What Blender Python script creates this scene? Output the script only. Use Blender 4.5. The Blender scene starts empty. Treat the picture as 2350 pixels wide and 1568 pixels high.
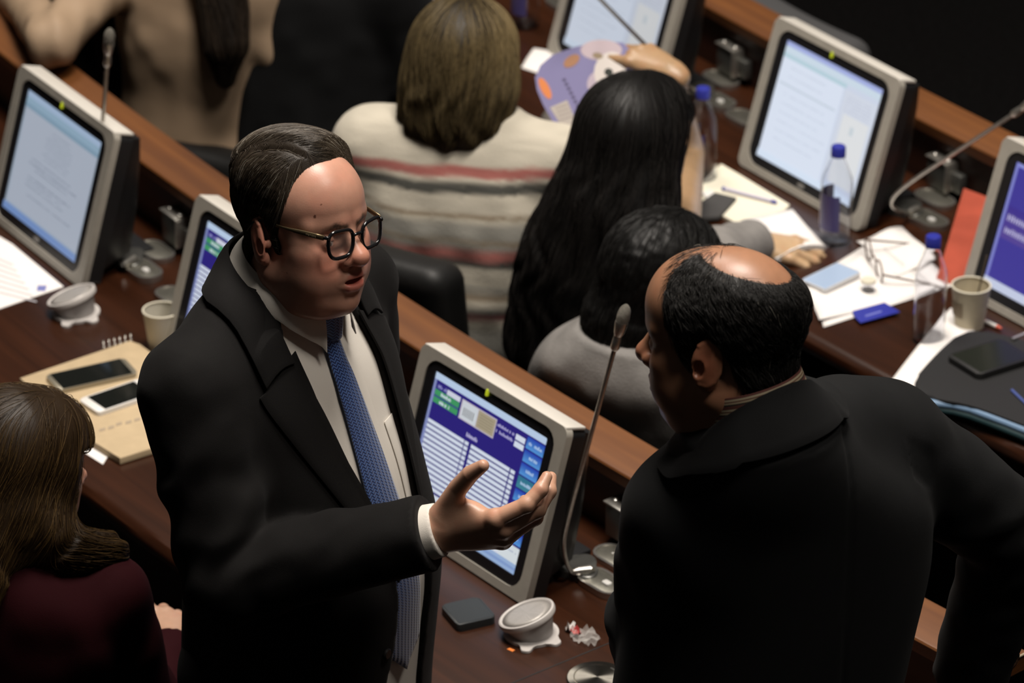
import bpy, bmesh, math, random
import numpy as np
from mathutils import Vector, Matrix

random.seed(7)
rng = np.random.default_rng(7)
scene = bpy.context.scene
COL = scene.collection
PI = math.pi

# ------------------------------------------------------------------ camera, world, lights, exposure
FPX, CW, CH = 9500.0, 2350, 1568
PITCH = math.radians(26.944)
CAMZ = 4.22
cam_data = bpy.data.cameras.new('camera')
cam = bpy.data.objects.new('camera', cam_data)
COL.objects.link(cam)
cam.location = (0, 0, CAMZ)
cam.rotation_euler = (PI / 2 - PITCH, 0, 0)
cam_data.sensor_fit = 'HORIZONTAL'
cam_data.sensor_width = 36.0
cam_data.lens = FPX / CW * 36.0
cam_data.clip_start = 0.05
cam_data.clip_end = 200
cam_data.dof.use_dof = True
cam_data.dof.focus_distance = 5.98
cam_data.dof.aperture_fstop = 5.6
scene.camera = cam

world = bpy.data.worlds.new('chamber_air')
scene.world = world
world.use_nodes = True
world.node_tree.nodes['Background'].inputs[0].default_value = (1.0, 0.92, 0.84, 1)
world.node_tree.nodes['Background'].inputs[1].default_value = 0.02

def area_light(name, loc, target, size, power, color=(1, 0.92, 0.83), size_y=None):
    ld = bpy.data.lights.new(name, 'AREA')
    ld.energy = power
    ld.color = color
    ld.size = size
    if size_y:
        ld.shape = 'RECTANGLE'
        ld.size_y = size_y
    o = bpy.data.objects.new(name, ld)
    COL.objects.link(o)
    o.location = loc
    d = Vector(target) - Vector(loc)
    o.rotation_euler = d.to_track_quat('-Z', 'Y').to_euler()
    return o

# lamps in the high ceiling of the chamber: one bank over the middle rows, one further into the hall
area_light('ceiling_lamp_bank', (0.4, 6.1, 7.4), (0.2, 6.1, 0.9), 1.8, 560)
area_light('ceiling_lamp_bank', (2.2, 3.6, 7.2), (0.0, 5.7, 1.2), 1.2, 165)
area_light('ceiling_lamp_bank', (-1.2, 9.2, 7.2), (-0.2, 7.2, 0.9), 1.6, 190)

scene.view_settings.view_transform = 'Standard'
scene.view_settings.look = 'None'
scene.view_settings.gamma = 1.0
scene.view_settings.use_curve_mapping = False
scene.view_settings.exposure = -0.15

# ------------------------------------------------------------------ pixel rays and the curved rows
_fw = np.array([0, math.cos(PITCH), -math.sin(PITCH)])
_up = np.array([0, math.sin(PITCH), math.cos(PITCH)])
_rt = np.array([1.0, 0, 0])

def ray(px, py):
    return _rt * (px - CW / 2) / FPX + _up * (CH / 2 - py) / FPX + _fw

def PX(px, py, z):
    """point on the horizontal plane z seen at a pixel of the photograph"""
    d = ray(px, py)
    return Vector(d * ((z - CAMZ) / d[2]) + np.array([0, 0, CAMZ]))

def PD(px, py, depth):
    return Vector(ray(px, py) * depth + np.array([0, 0, CAMZ]))

# concentric rows of desks (fitted to the ledges in the photograph)
CX, CY = 12.535, 15.905
RA, RB, RC = 15.675, 14.29, 12.9
ZD = 0.74          # worktop height
ZL = 0.88          # top of the ledge

def polar(P):
    dx, dy = P[0] - CX, P[1] - CY
    return math.hypot(dx, dy), math.degrees(math.atan2(dy, dx)) % 360

def rowP(R, th, s, z):
    t = math.radians(th)
    return Vector((CX + (R + s) * math.cos(t), CY + (R + s) * math.sin(t), z))

def frame_at(P, rot=0.0):
    """x along the row to the right, y away from the seats, z up"""
    _, th = polar(P)
    t = math.radians(th)
    az = math.atan2(math.cos(t), -math.sin(t)) + rot
    return Matrix.Translation(Vector(P)) @ Matrix.Rotation(az, 4, 'Z')

def deskM(px, py, rot=0.0, z=ZD):
    return frame_at(PX(px, py, z) + Vector((0, 0, .0006)), math.radians(rot))

# ------------------------------------------------------------------ materials
MATS = {}
def mat(name, color=(.5, .5, .5), rough=.5, metal=0.0, spec=.5, attr=None, bump=None, noise=None,
        trans=0.0, ior=1.45, emit=None, sss=0.0, coat=0.0, sheen=0.0, stretch=None, uv=False, alpha=None):
    """attr: colour attribute used as base colour; noise=(scale, amount, detail); bump=(scale, strength)"""
    if name in MATS:
        return MATS[name]
    m = bpy.data.materials.new(name)
    m.use_nodes = True
    nt = m.node_tree
    b = nt.nodes['Principled BSDF']
    b.inputs['Base Color'].default_value = (*color, 1)
    b.inputs['Roughness'].default_value = rough
    b.inputs['Metallic'].default_value = metal
    b.inputs['Specular IOR Level'].default_value = spec
    b.inputs['Transmission Weight'].default_value = trans
    b.inputs['IOR'].default_value = ior
    b.inputs['Coat Weight'].default_value = coat
    b.inputs['Coat Roughness'].default_value = .12
    b.inputs['Sheen Weight'].default_value = sheen
    if alpha is not None:
        b.inputs['Alpha'].default_value = alpha
    if sss:
        b.inputs['Subsurface Weight'].default_value = sss
        b.inputs['Subsurface Radius'].default_value = (.012, .004, .002)
        b.inputs['Subsurface Scale'].default_value = 1.0
    if emit:
        b.inputs['Emission Color'].default_value = (*emit[:3], 1)
        b.inputs['Emission Strength'].default_value = emit[3]
    tc = nt.nodes.new('ShaderNodeTexCoord')
    src = tc.outputs['UV' if uv else 'Object']
    if stretch:
        mp = nt.nodes.new('ShaderNodeMapping')
        mp.inputs['Scale'].default_value = stretch
        nt.links.new(src, mp.inputs['Vector'])
        src = mp.outputs['Vector']
    base_out = None
    if attr:
        at = nt.nodes.new('ShaderNodeAttribute')
        at.attribute_name = attr
        base_out = at.outputs['Color']
        nt.links.new(base_out, b.inputs['Base Color'])
    if noise:
        n = nt.nodes.new('ShaderNodeTexNoise')
        n.inputs['Scale'].default_value = noise[0]
        n.inputs['Detail'].default_value = noise[2] if len(noise) > 2 else 3
        nt.links.new(src, n.inputs['Vector'])
        mr = nt.nodes.new('ShaderNodeMapRange')
        mr.inputs[1].default_value = .3
        mr.inputs[2].default_value = .7
        mr.inputs[3].default_value = 1 - noise[1]
        mr.inputs[4].default_value = 1 + noise[1]
        nt.links.new(n.outputs['Fac'], mr.inputs[0])
        mx = nt.nodes.new('ShaderNodeMix')
        mx.data_type = 'RGBA'
        mx.blend_type = 'MULTIPLY'
        mx.inputs[0].default_value = 1.0
        if base_out is not None:
            nt.links.new(base_out, mx.inputs[6])
        else:
            mx.inputs[6].default_value = (*color, 1)
        cmb = nt.nodes.new('ShaderNodeCombineColor')
        for i in range(3):
            nt.links.new(mr.outputs[0], cmb.inputs[i])
        nt.links.new(cmb.outputs[0], mx.inputs[7])
        nt.links.new(mx.outputs[2], b.inputs['Base Color'])
    if bump:
        n2 = nt.nodes.new('ShaderNodeTexNoise')
        n2.inputs['Scale'].default_value = bump[0]
        n2.inputs['Detail'].default_value = 3
        nt.links.new(src, n2.inputs['Vector'])
        bp = nt.nodes.new('ShaderNodeBump')
        bp.inputs['Strength'].default_value = bump[1]
        bp.inputs['Distance'].default_value = .002
        nt.links.new(n2.outputs['Fac'], bp.inputs['Height'])
        nt.links.new(bp.outputs[0], b.inputs['Normal'])
    MATS[name] = m
    return m

def wood_mat(name, dark, light, rough, scale=1.0):
    m = bpy.data.materials.new(name)
    m.use_nodes = True
    nt = m.node_tree
    b = nt.nodes['Principled BSDF']
    b.inputs['Roughness'].default_value = rough
    b.inputs['Coat Weight'].default_value = .06
    b.inputs['Coat Roughness'].default_value = .2
    tc = nt.nodes.new('ShaderNodeTexCoord')
    mp = nt.nodes.new('ShaderNodeMapping')
    mp.inputs['Scale'].default_value = (1.4 * scale, 26 * scale, 26 * scale)
    nt.links.new(tc.outputs['UV'], mp.inputs['Vector'])
    n = nt.nodes.new('ShaderNodeTexNoise')
    n.inputs['Scale'].default_value = 1.3
    n.inputs['Detail'].default_value = 6
    n.inputs['Distortion'].default_value = .6
    nt.links.new(mp.outputs[0], n.inputs['Vector'])
    cr = nt.nodes.new('ShaderNodeValToRGB')
    cr.color_ramp.elements[0].position = .32
    cr.color_ramp.elements[0].color = (*dark, 1)
    cr.color_ramp.elements[1].position = .72
    cr.color_ramp.elements[1].color = (*light, 1)
    nt.links.new(n.outputs['Fac'], cr.inputs[0])
    n3 = nt.nodes.new('ShaderNodeTexNoise')
    n3.inputs['Scale'].default_value = 2.2
    nt.links.new(tc.outputs['UV'], n3.inputs['Vector'])
    mx = nt.nodes.new('ShaderNodeMix')
    mx.data_type = 'RGBA'
    mx.blend_type = 'MULTIPLY'
    mx.inputs[0].default_value = .5
    nt.links.new(cr.outputs[0], mx.inputs[6])
    cr2 = nt.nodes.new('ShaderNodeValToRGB')
    cr2.color_ramp.elements[0].position = .3
    cr2.color_ramp.elements[0].color = (.45, .42, .4, 1)
    cr2.color_ramp.elements[1].position = .7
    nt.links.new(n3.outputs['Fac'], cr2.inputs[0])
    nt.links.new(cr2.outputs[0], mx.inputs[7])
    nt.links.new(mx.outputs[2], b.inputs['Base Color'])
    return m

def screen_mat(name, strength):
    m = bpy.data.materials.new(name)
    m.use_nodes = True
    nt = m.node_tree
    b = nt.nodes['Principled BSDF']
    b.inputs['Base Color'].default_value = (.01, .01, .012, 1)
    b.inputs['Roughness'].default_value = .35
    at = nt.nodes.new('ShaderNodeAttribute')
    at.attribute_name = 'Col'
    nt.links.new(at.outputs['Color'], b.inputs['Emission Color'])
    b.inputs['Emission Strength'].default_value = strength
    return m

def srgb(r, g, b):
    f = lambda c: (c / 255 / 12.92) if c / 255 <= .04045 else ((c / 255 + .055) / 1.055) ** 2.4
    return (f(r), f(g), f(b))

WOOD = wood_mat('dark_varnished_wood', (.027, .0082, .0030), (.048, .0145, .0052), .28)
WOOD_L = wood_mat('ledge_wood', (.115, .036, .0060), (.180, .062, .0115), .55)
WOOD_D = wood_mat('panel_wood', (.016, .005, .003), (.045, .014, .007), .4)
SILVER = mat('silver_plastic', (.38, .355, .31), .36, .1, noise=(40, .05))
BLACKP = mat('black_plastic', (.012, .012, .013), .38)
BEZEL = mat('black_bezel', (.010, .010, .012), .3)
METAL = mat('brushed_metal', (.52, .50, .46), .32, .9, noise=(90, .12))
METAL_D = mat('dark_metal', (.16, .16, .15), .35, .8)
PLATE = mat('plate_metal', (.30, .29, .25), .34, .85, noise=(150, .1))
PLATE_R = mat('plate_rim_metal', (.55, .53, .50), .25, .9)
WHITEP = mat('white_paper', (.78, .75, .73), .75, noise=(6, .03))
CREAMP = mat('cream_paper', (.72, .68, .55), .75, noise=(8, .04))
WHITE_PL = mat('white_plastic', (.74, .72, .69), .35)
BLUEP = mat('blue_plastic', (.028, .035, .30), .35)
CLEAR = mat('clear_plastic', (.93, .94, .97), .06, trans=1.0, ior=1.28)
CARDC = mat('paper_cup_card', (.52, .46, .33), .6, noise=(60, .06))
SCREEN = screen_mat('lit_screen', 1.0)
GLASSBLK = mat('black_glass', (.008, .009, .008), .08)

# ------------------------------------------------------------------ mesh helpers
def link(o, parent=None):
    COL.objects.link(o)
    if parent is not None:
        o.parent = parent
    return o

def mk(name, v, f, m=None, parent=None, smooth=True, uv=None, col=None, M=None, angle=None):
    me = bpy.data.meshes.new(name)
    v = np.asarray(v, dtype=np.float64)
    if isinstance(f, np.ndarray):
        k = f.shape[1]
        me.vertices.add(len(v)); me.vertices.foreach_set('co', v.astype(np.float32).ravel())
        me.loops.add(f.size); me.loops.foreach_set('vertex_index', f.astype(np.int32).ravel())
        me.polygons.add(len(f)); me.polygons.foreach_set('loop_start', np.arange(0, f.size, k, dtype=np.int32))
        me.update(calc_edges=True)
    else:
        me.from_pydata([tuple(p) for p in v], [], f)
    if M is not None:
        me.transform(M)
    if smooth:
        me.polygons.foreach_set('use_smooth', np.ones(len(me.polygons), dtype=bool))
    if uv is not None:
        ul = me.uv_layers.new(name='UVMap')
        idx = np.zeros(len(me.loops), dtype=np.int32)
        me.loops.foreach_get('vertex_index', idx)
        ul.data.foreach_set('uv', np.asarray(uv, dtype=np.float32)[idx].ravel())
    if col is not None:
        c = np.ones((len(v), 4), dtype=np.float32)
        c[:, :3] = col
        a = me.color_attributes.new('Col', 'FLOAT_COLOR', 'POINT')
        a.data.foreach_set('color', c.ravel())
    if m is not None:
        me.materials.append(m)
    if angle is not None:
        me.set_sharp_from_angle(angle=math.radians(angle))
    me.update()
    o = bpy.data.objects.new(name, me)
    return link(o, parent)

def from_bm(name, bm, m, parent=None, smooth=False, M=None, angle=35):
    bmesh.ops.recalc_face_normals(bm, faces=bm.faces)
    me = bpy.data.meshes.new(name)
    bm.to_mesh(me)
    bm.free()
    if M is not None:
        me.transform(M)
    if m is not None:
        me.materials.append(m)
    if smooth:
        me.polygons.foreach_set('use_smooth', [True] * len(me.polygons))
        me.set_sharp_from_angle(angle=math.radians(angle))
    o = bpy.data.objects.new(name, me)
    return link(o, parent)

def thing(name, label, cat, M, group=None):
    o = bpy.data.objects.new(name, None)
    o.empty_display_size = .05
    COL.objects.link(o)
    o.matrix_world = M
    return tag(o, label, cat, group)

def tag(o, label=None, cat=None, group=None, kind=None):
    if label: o['label'] = label
    if cat: o['category'] = cat
    if group: o['group'] = group
    if kind: o['kind'] = kind
    return o

def rbox(name, size, m, parent=None, loc=(0, 0, 0), bev=.003, seg=2, rot=None, M=None):
    bm = bmesh.new()
    bmesh.ops.create_cube(bm, size=1)
    for v in bm.verts:
        v.co = Vector((v.co.x * size[0], v.co.y * size[1], v.co.z * size[2]))
    if bev > 0:
        bmesh.ops.bevel(bm, geom=bm.edges[:], offset=bev, segments=seg, profile=.5, affect='EDGES')
    X = Matrix.Translation(Vector(loc))
    if rot is not None:
        X = X @ rot
    if M is not None:
        X = M @ X
    return from_bm(name, bm, m, parent, smooth=True, M=X)

def tube_vf(pts, rad, seg=10, cap=True, flat=1.0):
    """tube along a polyline with a radius per point"""
    pts = [Vector(p) for p in pts]
    n = len(pts)
    if not hasattr(rad, '__len__'):
        rad = [rad] * n
    V, F = [], []
    t0 = (pts[1] - pts[0]).normalized()
    ref = Vector((0, 0, 1)) if abs(t0.z) < .9 else Vector((1, 0, 0))
    nrm = t0.cross(ref).normalized()
    for i, p in enumerate(pts):
        t = (pts[min(i + 1, n - 1)] - pts[max(i - 1, 0)]).normalized()
        nrm = (nrm - t * nrm.dot(t)).normalized()
        bn = t.cross(nrm)
        for k in range(seg):
            a = 2 * PI * k / seg
            V.append(p + nrm * (math.cos(a) * rad[i]) + bn * (math.sin(a) * rad[i] * flat))
    for i in range(n - 1):
        for k in range(seg):
            F.append((i * seg + k, i * seg + (k + 1) % seg, (i + 1) * seg + (k + 1) % seg, (i + 1) * seg + k))
    if cap:
        F.append(tuple(range(seg - 1, -1, -1)))
        F.append(tuple((n - 1) * seg + k for k in range(seg)))
    return V, F

def tube(name, pts, rad, m, parent=None, seg=10, cap=True, M=None, flat=1.0):
    V, F = tube_vf(pts, rad, seg, cap, flat)
    return mk(name, [tuple(v) for v in V], F, m, parent, True, M=M, angle=60)

def lathe_vf(prof, seg=32, closed=False):
    V, F = [], []
    n = len(prof)
    for r, z in prof:
        for k in range(seg):
            a = 2 * PI * k / seg
            V.append((r * math.cos(a), r * math.sin(a), z))
    for i in range(n - 1):
        for k in range(seg):
            F.append((i * seg + k, i * seg + (k + 1) % seg, (i + 1) * seg + (k + 1) % seg, (i + 1) * seg + k))
    if closed: return V, F
    if prof[0][0] > 1e-6: F.append(tuple(range(seg - 1, -1, -1)))
    if prof[-1][0] > 1e-6: F.append(tuple((n - 1) * seg + k for k in range(seg)))
    return V, F

def lathe(name, prof, m, parent=None, seg=32, M=None, angle=40, closed=False):
    V, F = lathe_vf(prof, seg, closed)
    return mk(name, V, F, m, parent, True, M=M, angle=angle)

def outline_rr(w, h, r, seg=6):
    """rounded rectangle, counter-clockwise"""
    out = []
    for cx, cy, a0 in ((w / 2 - r, h / 2 - r, 0), (-w / 2 + r, h / 2 - r, 90), (-w / 2 + r, -h / 2 + r, 180), (w / 2 - r, -h / 2 + r, 270)):
        for k in range(seg + 1):
            a = math.radians(a0 + 90 * k / seg)
            out.append((cx + r * math.cos(a), cy + r * math.sin(a)))
    return out

def prism(name, pts, z0, z1, m, parent=None, bev=0.0, seg=2, M=None):
    """solid from an outline in xy between z0 and z1"""
    bm = bmesh.new()
    lo = [bm.verts.new((x, y, z0)) for x, y in pts]
    hi = [bm.verts.new((x, y, z1)) for x, y in pts]
    n = len(pts)
    bm.faces.new(lo[::-1])
    top = bm.faces.new(hi)
    for i in range(n):
        bm.faces.new((lo[i], lo[(i + 1) % n], hi[(i + 1) % n], hi[i]))
    if bev > 0:
        bmesh.ops.bevel(bm, geom=list(top.edges), offset=bev, segments=seg, profile=.5, affect='EDGES')
    return from_bm(name, bm, m, parent, smooth=True, M=M)

def ring_prism(name, outer, inner, z0, z1, m, parent=None, M=None, bev=0.0):
    """frame between two outlines of the same number of points"""
    bm = bmesh.new()
    n = len(outer)
    V = [[bm.verts.new((x, y, z)) for x, y in L] for L, z in ((outer, z0), (outer, z1), (inner, z1), (inner, z0))]
    for a in range(4):
        b = (a + 1) % 4
        for i in range(n):
            bm.faces.new((V[a][i], V[a][(i + 1) % n], V[b][(i + 1) % n], V[b][i]))
    if bev > 0:
        es = [e for e in bm.edges if abs(e.verts[0].co.z - z1) < 1e-7 and abs(e.verts[1].co.z - z1) < 1e-7 and len(e.link_faces) == 2 and abs(e.calc_face_angle(0)) > .5]
        bmesh.ops.bevel(bm, geom=es, offset=bev, segments=3, profile=.5, affect='EDGES')
    return from_bm(name, bm, m, parent, smooth=True, M=M)

def quads_print(name, quads, m, parent=None, M=None):
    """flat print: list of (polygon points in 3D, colour) joined into one mesh with a colour attribute"""
    V, F, C = [], [], []
    for pts, c in quads:
        k = len(V)
        V += [tuple(p) for p in pts]
        if isinstance(c[0], (tuple, list)):
            C += list(c)
        else:
            C += [c] * len(pts)
        F.append(tuple(range(k, k + len(pts))))
    return mk(name, V, F, m, parent, False, col=np.array(C), M=M)

def sheet(name, fn, nu, nv, m, parent=None, thick=.0012, M=None, uvs=True):
    """thin curved sheet z = fn(u, v) -> point, with real thickness"""
    V, F, UV = [], [], []
    for j in range(nv + 1):
        for i in range(nu + 1):
            V.append(tuple(fn(i / nu, j / nv)))
            UV.append((i / nu, j / nv))
    for j in range(nv):
        for i in range(nu):
            a = j * (nu + 1) + i
            F.append((a, a + 1, a + nu + 2, a + nu + 1))
    o = mk(name, V, F, m, parent, True, uv=UV, M=M)
    md = o.modifiers.new('thickness', 'SOLIDIFY')
    md.thickness = thick
    md.offset = 1
    return o

# ------------------------------------------------------------------ distance-field sculpting
def _len(v): return np.sqrt((v * v).sum(-1))

def ell(P, c, r, R=None):
    q = P - np.asarray(c, dtype=P.dtype)
    if R is not None:
        q = q @ np.asarray(R, dtype=P.dtype)
    r = np.asarray(r, dtype=P.dtype)
    k0 = _len(q / r)
    k1 = _len(q / (r * r)) + 1e-9
    return k0 * (k0 - 1) / k1

def cone(P, a, b, ra, rb, flat=None):
    """tapered capsule; flat=(axis, factor) squeezes the section along an axis"""
    a = np.asarray(a, dtype=P.dtype); b = np.asarray(b, dtype=P.dtype)
    ab = b - a
    t = np.clip(((P - a) @ ab) / (ab @ ab), 0, 1)
    q = P - (a + t[:, None] * ab)
    if flat is not None:
        ax = np.asarray(flat[0], dtype=P.dtype)
        q = q + np.outer(q @ ax, ax) * (1 / flat[1] - 1)
        return (_len(q) - (ra + (rb - ra) * t)) * (flat[1] if flat[1] < 1 else 1)
    return _len(q) - (ra + (rb - ra) * t)

def chain(P, pts, rad, k=0.0, flat=None):
    d = None
    for i in range(len(pts) - 1):
        e = cone(P, pts[i], pts[i + 1], rad[i], rad[i + 1], flat)
        d = e if d is None else (smin(d, e, k) if k > 0 else np.minimum(d, e))
    return d

def smin(a, b, k):
    h = np.clip(.5 + .5 * (b - a) / k, 0, 1)
    return b + (a - b) * h - k * h * (1 - h)

def smax(a, b, k): return -smin(-a, -b, k)

def rot_xyz(rx=0, ry=0, rz=0):
    return np.array((Matrix.Rotation(rz, 3, 'Z') @ Matrix.Rotation(ry, 3, 'Y') @ Matrix.Rotation(rx, 3, 'X')))

_lat = rng.random((32, 32, 32)).astype(np.float32)
def vnoise(P, freq, off=0.0):
    q = np.asarray(P) * freq + off + 1000.0
    i = np.floor(q).astype(np.int64)
    f = (q - i).astype(np.float32)
    f = f * f * (3 - 2 * f)
    i &= 31
    j = (i + 1) & 31
    x0, y0, z0 = i.T; x1, y1, z1 = j.T
    fx, fy, fz = f.T
    L = _lat
    a = L[x0, y0, z0] * (1 - fx) + L[x1, y0, z0] * fx
    b = L[x0, y1, z0] * (1 - fx) + L[x1, y1, z0] * fx
    c = L[x0, y0, z1] * (1 - fx) + L[x1, y0, z1] * fx
    d = L[x0, y1, z1] * (1 - fx) + L[x1, y1, z1] * fx
    a = a * (1 - fy) + b * fy
    c = c * (1 - fy) + d * fy
    return (a * (1 - fz) + c * fz) * 2 - 1

def loft(P, st, n=2.3, cap=True):
    """elliptical body along z: stations (z, cx, cy, ax, by)"""
    st = np.asarray(st, dtype=np.float64)
    zz = np.linspace(st[0, 0], st[-1, 0], 80)
    cols = []
    for c in range(1, st.shape[1]):
        m = np.gradient(st[:, c], st[:, 0])
        idx = np.clip(np.searchsorted(st[:, 0], zz) - 1, 0, len(st) - 2)
        hh = st[idx + 1, 0] - st[idx, 0]
        t = (zz - st[idx, 0]) / hh
        y = ((2 * t**3 - 3 * t**2 + 1) * st[idx, c] + (t**3 - 2 * t**2 + t) * hh * m[idx]
             + (-2 * t**3 + 3 * t**2) * st[idx + 1, c] + (t**3 - t**2) * hh * m[idx + 1])
        cols.append(y)
    z = P[:, 2]
    cx, cy, a, b = [np.interp(z, zz, c).astype(P.dtype) for c in cols[:4]]
    x = P[:, 0] - cx
    y = P[:, 1] - cy
    r = np.sqrt(x * x + y * y) + 1e-7
    rho = ((np.abs(x) / a) ** n + (np.abs(y) / b) ** n) ** (1 / n) + 1e-7
    d = r - r / rho
    if cap:
        d = np.maximum(d, np.maximum(z - st[-1, 0], st[0, 0] - z))
    return d

def sculpt(f, lo, hi, h, project=True):
    """surface nets on a sparse grid: returns verts, quads"""
    B = 4
    lo = np.asarray(lo, float); hi = np.asarray(hi, float)
    nb = np.ceil((hi - lo) / (B * h)).astype(int) + 1
    g = np.stack(np.meshgrid(*[np.arange(k) for k in nb], indexing='ij'), -1).reshape(-1, 3)
    cen = (lo + (g * B + (B - 1) / 2) * h).astype(np.float32)
    d = np.concatenate([f(c) for c in np.array_split(cen, max(1, len(cen) // 200000))])
    N = nb * B
    G = np.repeat(np.repeat(np.repeat(np.where(d < 0, -1., 1.).reshape(nb).astype(np.float32), B, 0), B, 1), B, 2)
    act = g[np.abs(d) < B * h * 1.9]
    o = np.stack(np.meshgrid(*[np.arange(B)] * 3, indexing='ij'), -1).reshape(-1, 3)
    nodes = (act[:, None, :] * B + o[None]).reshape(-1, 3)
    if len(nodes) == 0:
        return np.zeros((0, 3)), np.zeros((0, 4), int)
    Pn = (lo + nodes * h).astype(np.float32)
    val = np.concatenate([f(c) for c in np.array_split(Pn, max(1, len(Pn) // 200000))])
    G[nodes[:, 0], nodes[:, 1], nodes[:, 2]] = val
    S = G < 0
    c8 = [(a, b, c) for a in (0, 1) for b in (0, 1) for c in (0, 1)]
    sl = lambda A, a, b, c: A[a:A.shape[0] - 1 + a, b:A.shape[1] - 1 + b, c:A.shape[2] - 1 + c]
    cnt = sum(sl(S, *k).astype(np.int8) for k in c8)
    cells = np.argwhere((cnt > 0) & (cnt < 8))
    idx = -np.ones(cnt.shape, dtype=np.int64)
    idx[cells[:, 0], cells[:, 1], cells[:, 2]] = np.arange(len(cells))
    cv = np.stack([G[cells[:, 0] + a, cells[:, 1] + b, cells[:, 2] + c] for a, b, c in c8], 1)
    acc = np.zeros((len(cells), 3)); num = np.zeros(len(cells))
    for i in range(8):
        for j in range(i + 1, 8):
            if sum(abs(np.array(c8[i]) - np.array(c8[j]))) != 1: continue
            a, b = cv[:, i], cv[:, j]
            m = (a < 0) != (b < 0)
            t = np.where(m, a / np.where(m, a - b, 1), 0)
            p = np.array(c8[i]) + t[:, None] * (np.array(c8[j]) - np.array(c8[i]))
            acc += np.where(m[:, None], p, 0); num += m
    V = lo + (cells + acc / num[:, None]) * h
    F = []
    for ax in range(3):
        s0 = [slice(None)] * 3; s1 = [slice(None)] * 3
        s0[ax] = slice(0, -1); s1[ax] = slice(1, None)
        A, Bq = S[tuple(s0)], S[tuple(s1)]
        e = np.argwhere(A != Bq)
        u, v = [(1, 2), (2, 0), (0, 1)][ax]
        e = e[(e[:, u] > 0) & (e[:, v] > 0) & (e[:, u] < idx.shape[u]) & (e[:, v] < idx.shape[v])]
        q = []
        for du, dv in ((-1, -1), (0, -1), (0, 0), (-1, 0)):
            c = e.copy(); c[:, u] += du; c[:, v] += dv
            q.append(idx[c[:, 0], c[:, 1], c[:, 2]])
        q = np.stack(q, 1)
        flip = ~A[e[:, 0], e[:, 1], e[:, 2]]
        q[flip] = q[flip][:, ::-1]
        F.append(q[(q >= 0).all(1)])
    F = np.concatenate(F)
    if project:
        V = snap(f, V, .5 * h, 1)
    return V, F

def grad(f, V, e=.0012):
    P = V.astype(np.float32)
    g = np.zeros_like(P)
    for k in range(3):
        d = np.zeros(3, np.float32); d[k] = e
        g[:, k] = f(P + d) - f(P - d)
    return g / (np.sqrt((g * g).sum(1, keepdims=True)) + 1e-9)

def snap(f, V, lim=.05, it=3, off=0.0):
    V = np.array(V, dtype=np.float64)
    for _ in range(it):
        d = f(V.astype(np.float32)) - off
        V = V - np.clip(d, -lim, lim)[:, None] * grad(f, V)
    return V

def xform(f, M):
    """distance function f given in a local frame, used in the frame where local = M^-1 * point (rigid)"""
    Mi = np.array(M.inverted())
    R = Mi[:3, :3].astype(np.float32); t = Mi[:3, 3].astype(np.float32)
    s = np.cbrt(abs(np.linalg.det(R)))
    return lambda P: f(P @ R.T + t) / s

def join_vf(parts):
    V, F, C = [], [], []
    k = 0
    for p in parts:
        v, f = p[0], np.asarray(p[1])
        V.append(v); F.append(f + k); k += len(v)
        if len(p) > 2: C.append(p[2])
    return np.concatenate(V), np.concatenate(F), (np.concatenate(C) if C else None)

def strands(f, starts, field, steps, step, rad, lift, colfn, jitter=.25, seg=3, droop=0.0, taper=True):
    """hair strands that follow the surface of f along a direction field: verts, faces, colours"""
    P = np.array(starts, dtype=np.float64)
    n = len(P)
    jit = rng.normal(0, jitter, (n, 3))
    lf = lift[0] + (lift[1] - lift[0]) * rng.random(n)
    path = []
    for s in range(steps):
        path.append(P.copy())
        g = grad(f, P)
        D = field(P) + jit
        if droop: D = D + np.array([0, 0, -droop])
        D = D - g * (D * g).sum(1, keepdims=True)
        D /= np.sqrt((D * D).sum(1, keepdims=True)) + 1e-9
        P = P + D * step
        d = f(P.astype(np.float32))
        P = P - (d - lf)[:, None] * grad(f, P)
    path = np.stack(path, 1)
    T = np.gradient(path, axis=1)
    T /= np.sqrt((T * T).sum(2, keepdims=True)) + 1e-9
    g = grad(f, path.reshape(-1, 3)).reshape(path.shape)
    Bn = np.cross(T, g)
    Bn /= np.sqrt((Bn * Bn).sum(2, keepdims=True)) + 1e-9
    r = rad * (np.sin(np.linspace(.25, 2.95, steps)) ** .6 if taper else np.ones(steps))
    V = []
    for k in range(seg):
        a = 2 * PI * k / seg + PI / 2
        V.append(path + (Bn * math.cos(a) + g * math.sin(a)) * r[None, :, None])
    V = np.stack(V, 2)                      # n, steps, seg, 3
    base = (np.arange(n) * steps * seg)[:, None, None]
    s = (np.arange(steps - 1) * seg)[None, :, None]
    k = np.arange(seg)[None, None, :]
    k2 = (k + 1) % seg
    F = np.stack([base + s + k, base + s + k2, base + s + seg + k2, base + s + seg + k], -1).reshape(-1, 4)
    C = colfn(path[:, 0])
    C = np.repeat(C[:, None, :], steps * seg, 1).reshape(-1, 3)
    return V.reshape(-1, 3), F, C
# ------------------------------------------------------------------ the setting
def polar_floor():
    V = [(-30, -30, 0), (40, -30, 0), (40, 40, 0), (-30, 40, 0)]
    m = mat('dark_carpet', (.0035, .0032, .0032), .95, spec=.05, noise=(60, .3), bump=(300, .4))
    o = mk('floor', V, [(0, 1, 2, 3)], m, None, False)
    return tag(o, 'dark carpet floor of the chamber', None, None, 'structure')
polar_floor()

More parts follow.
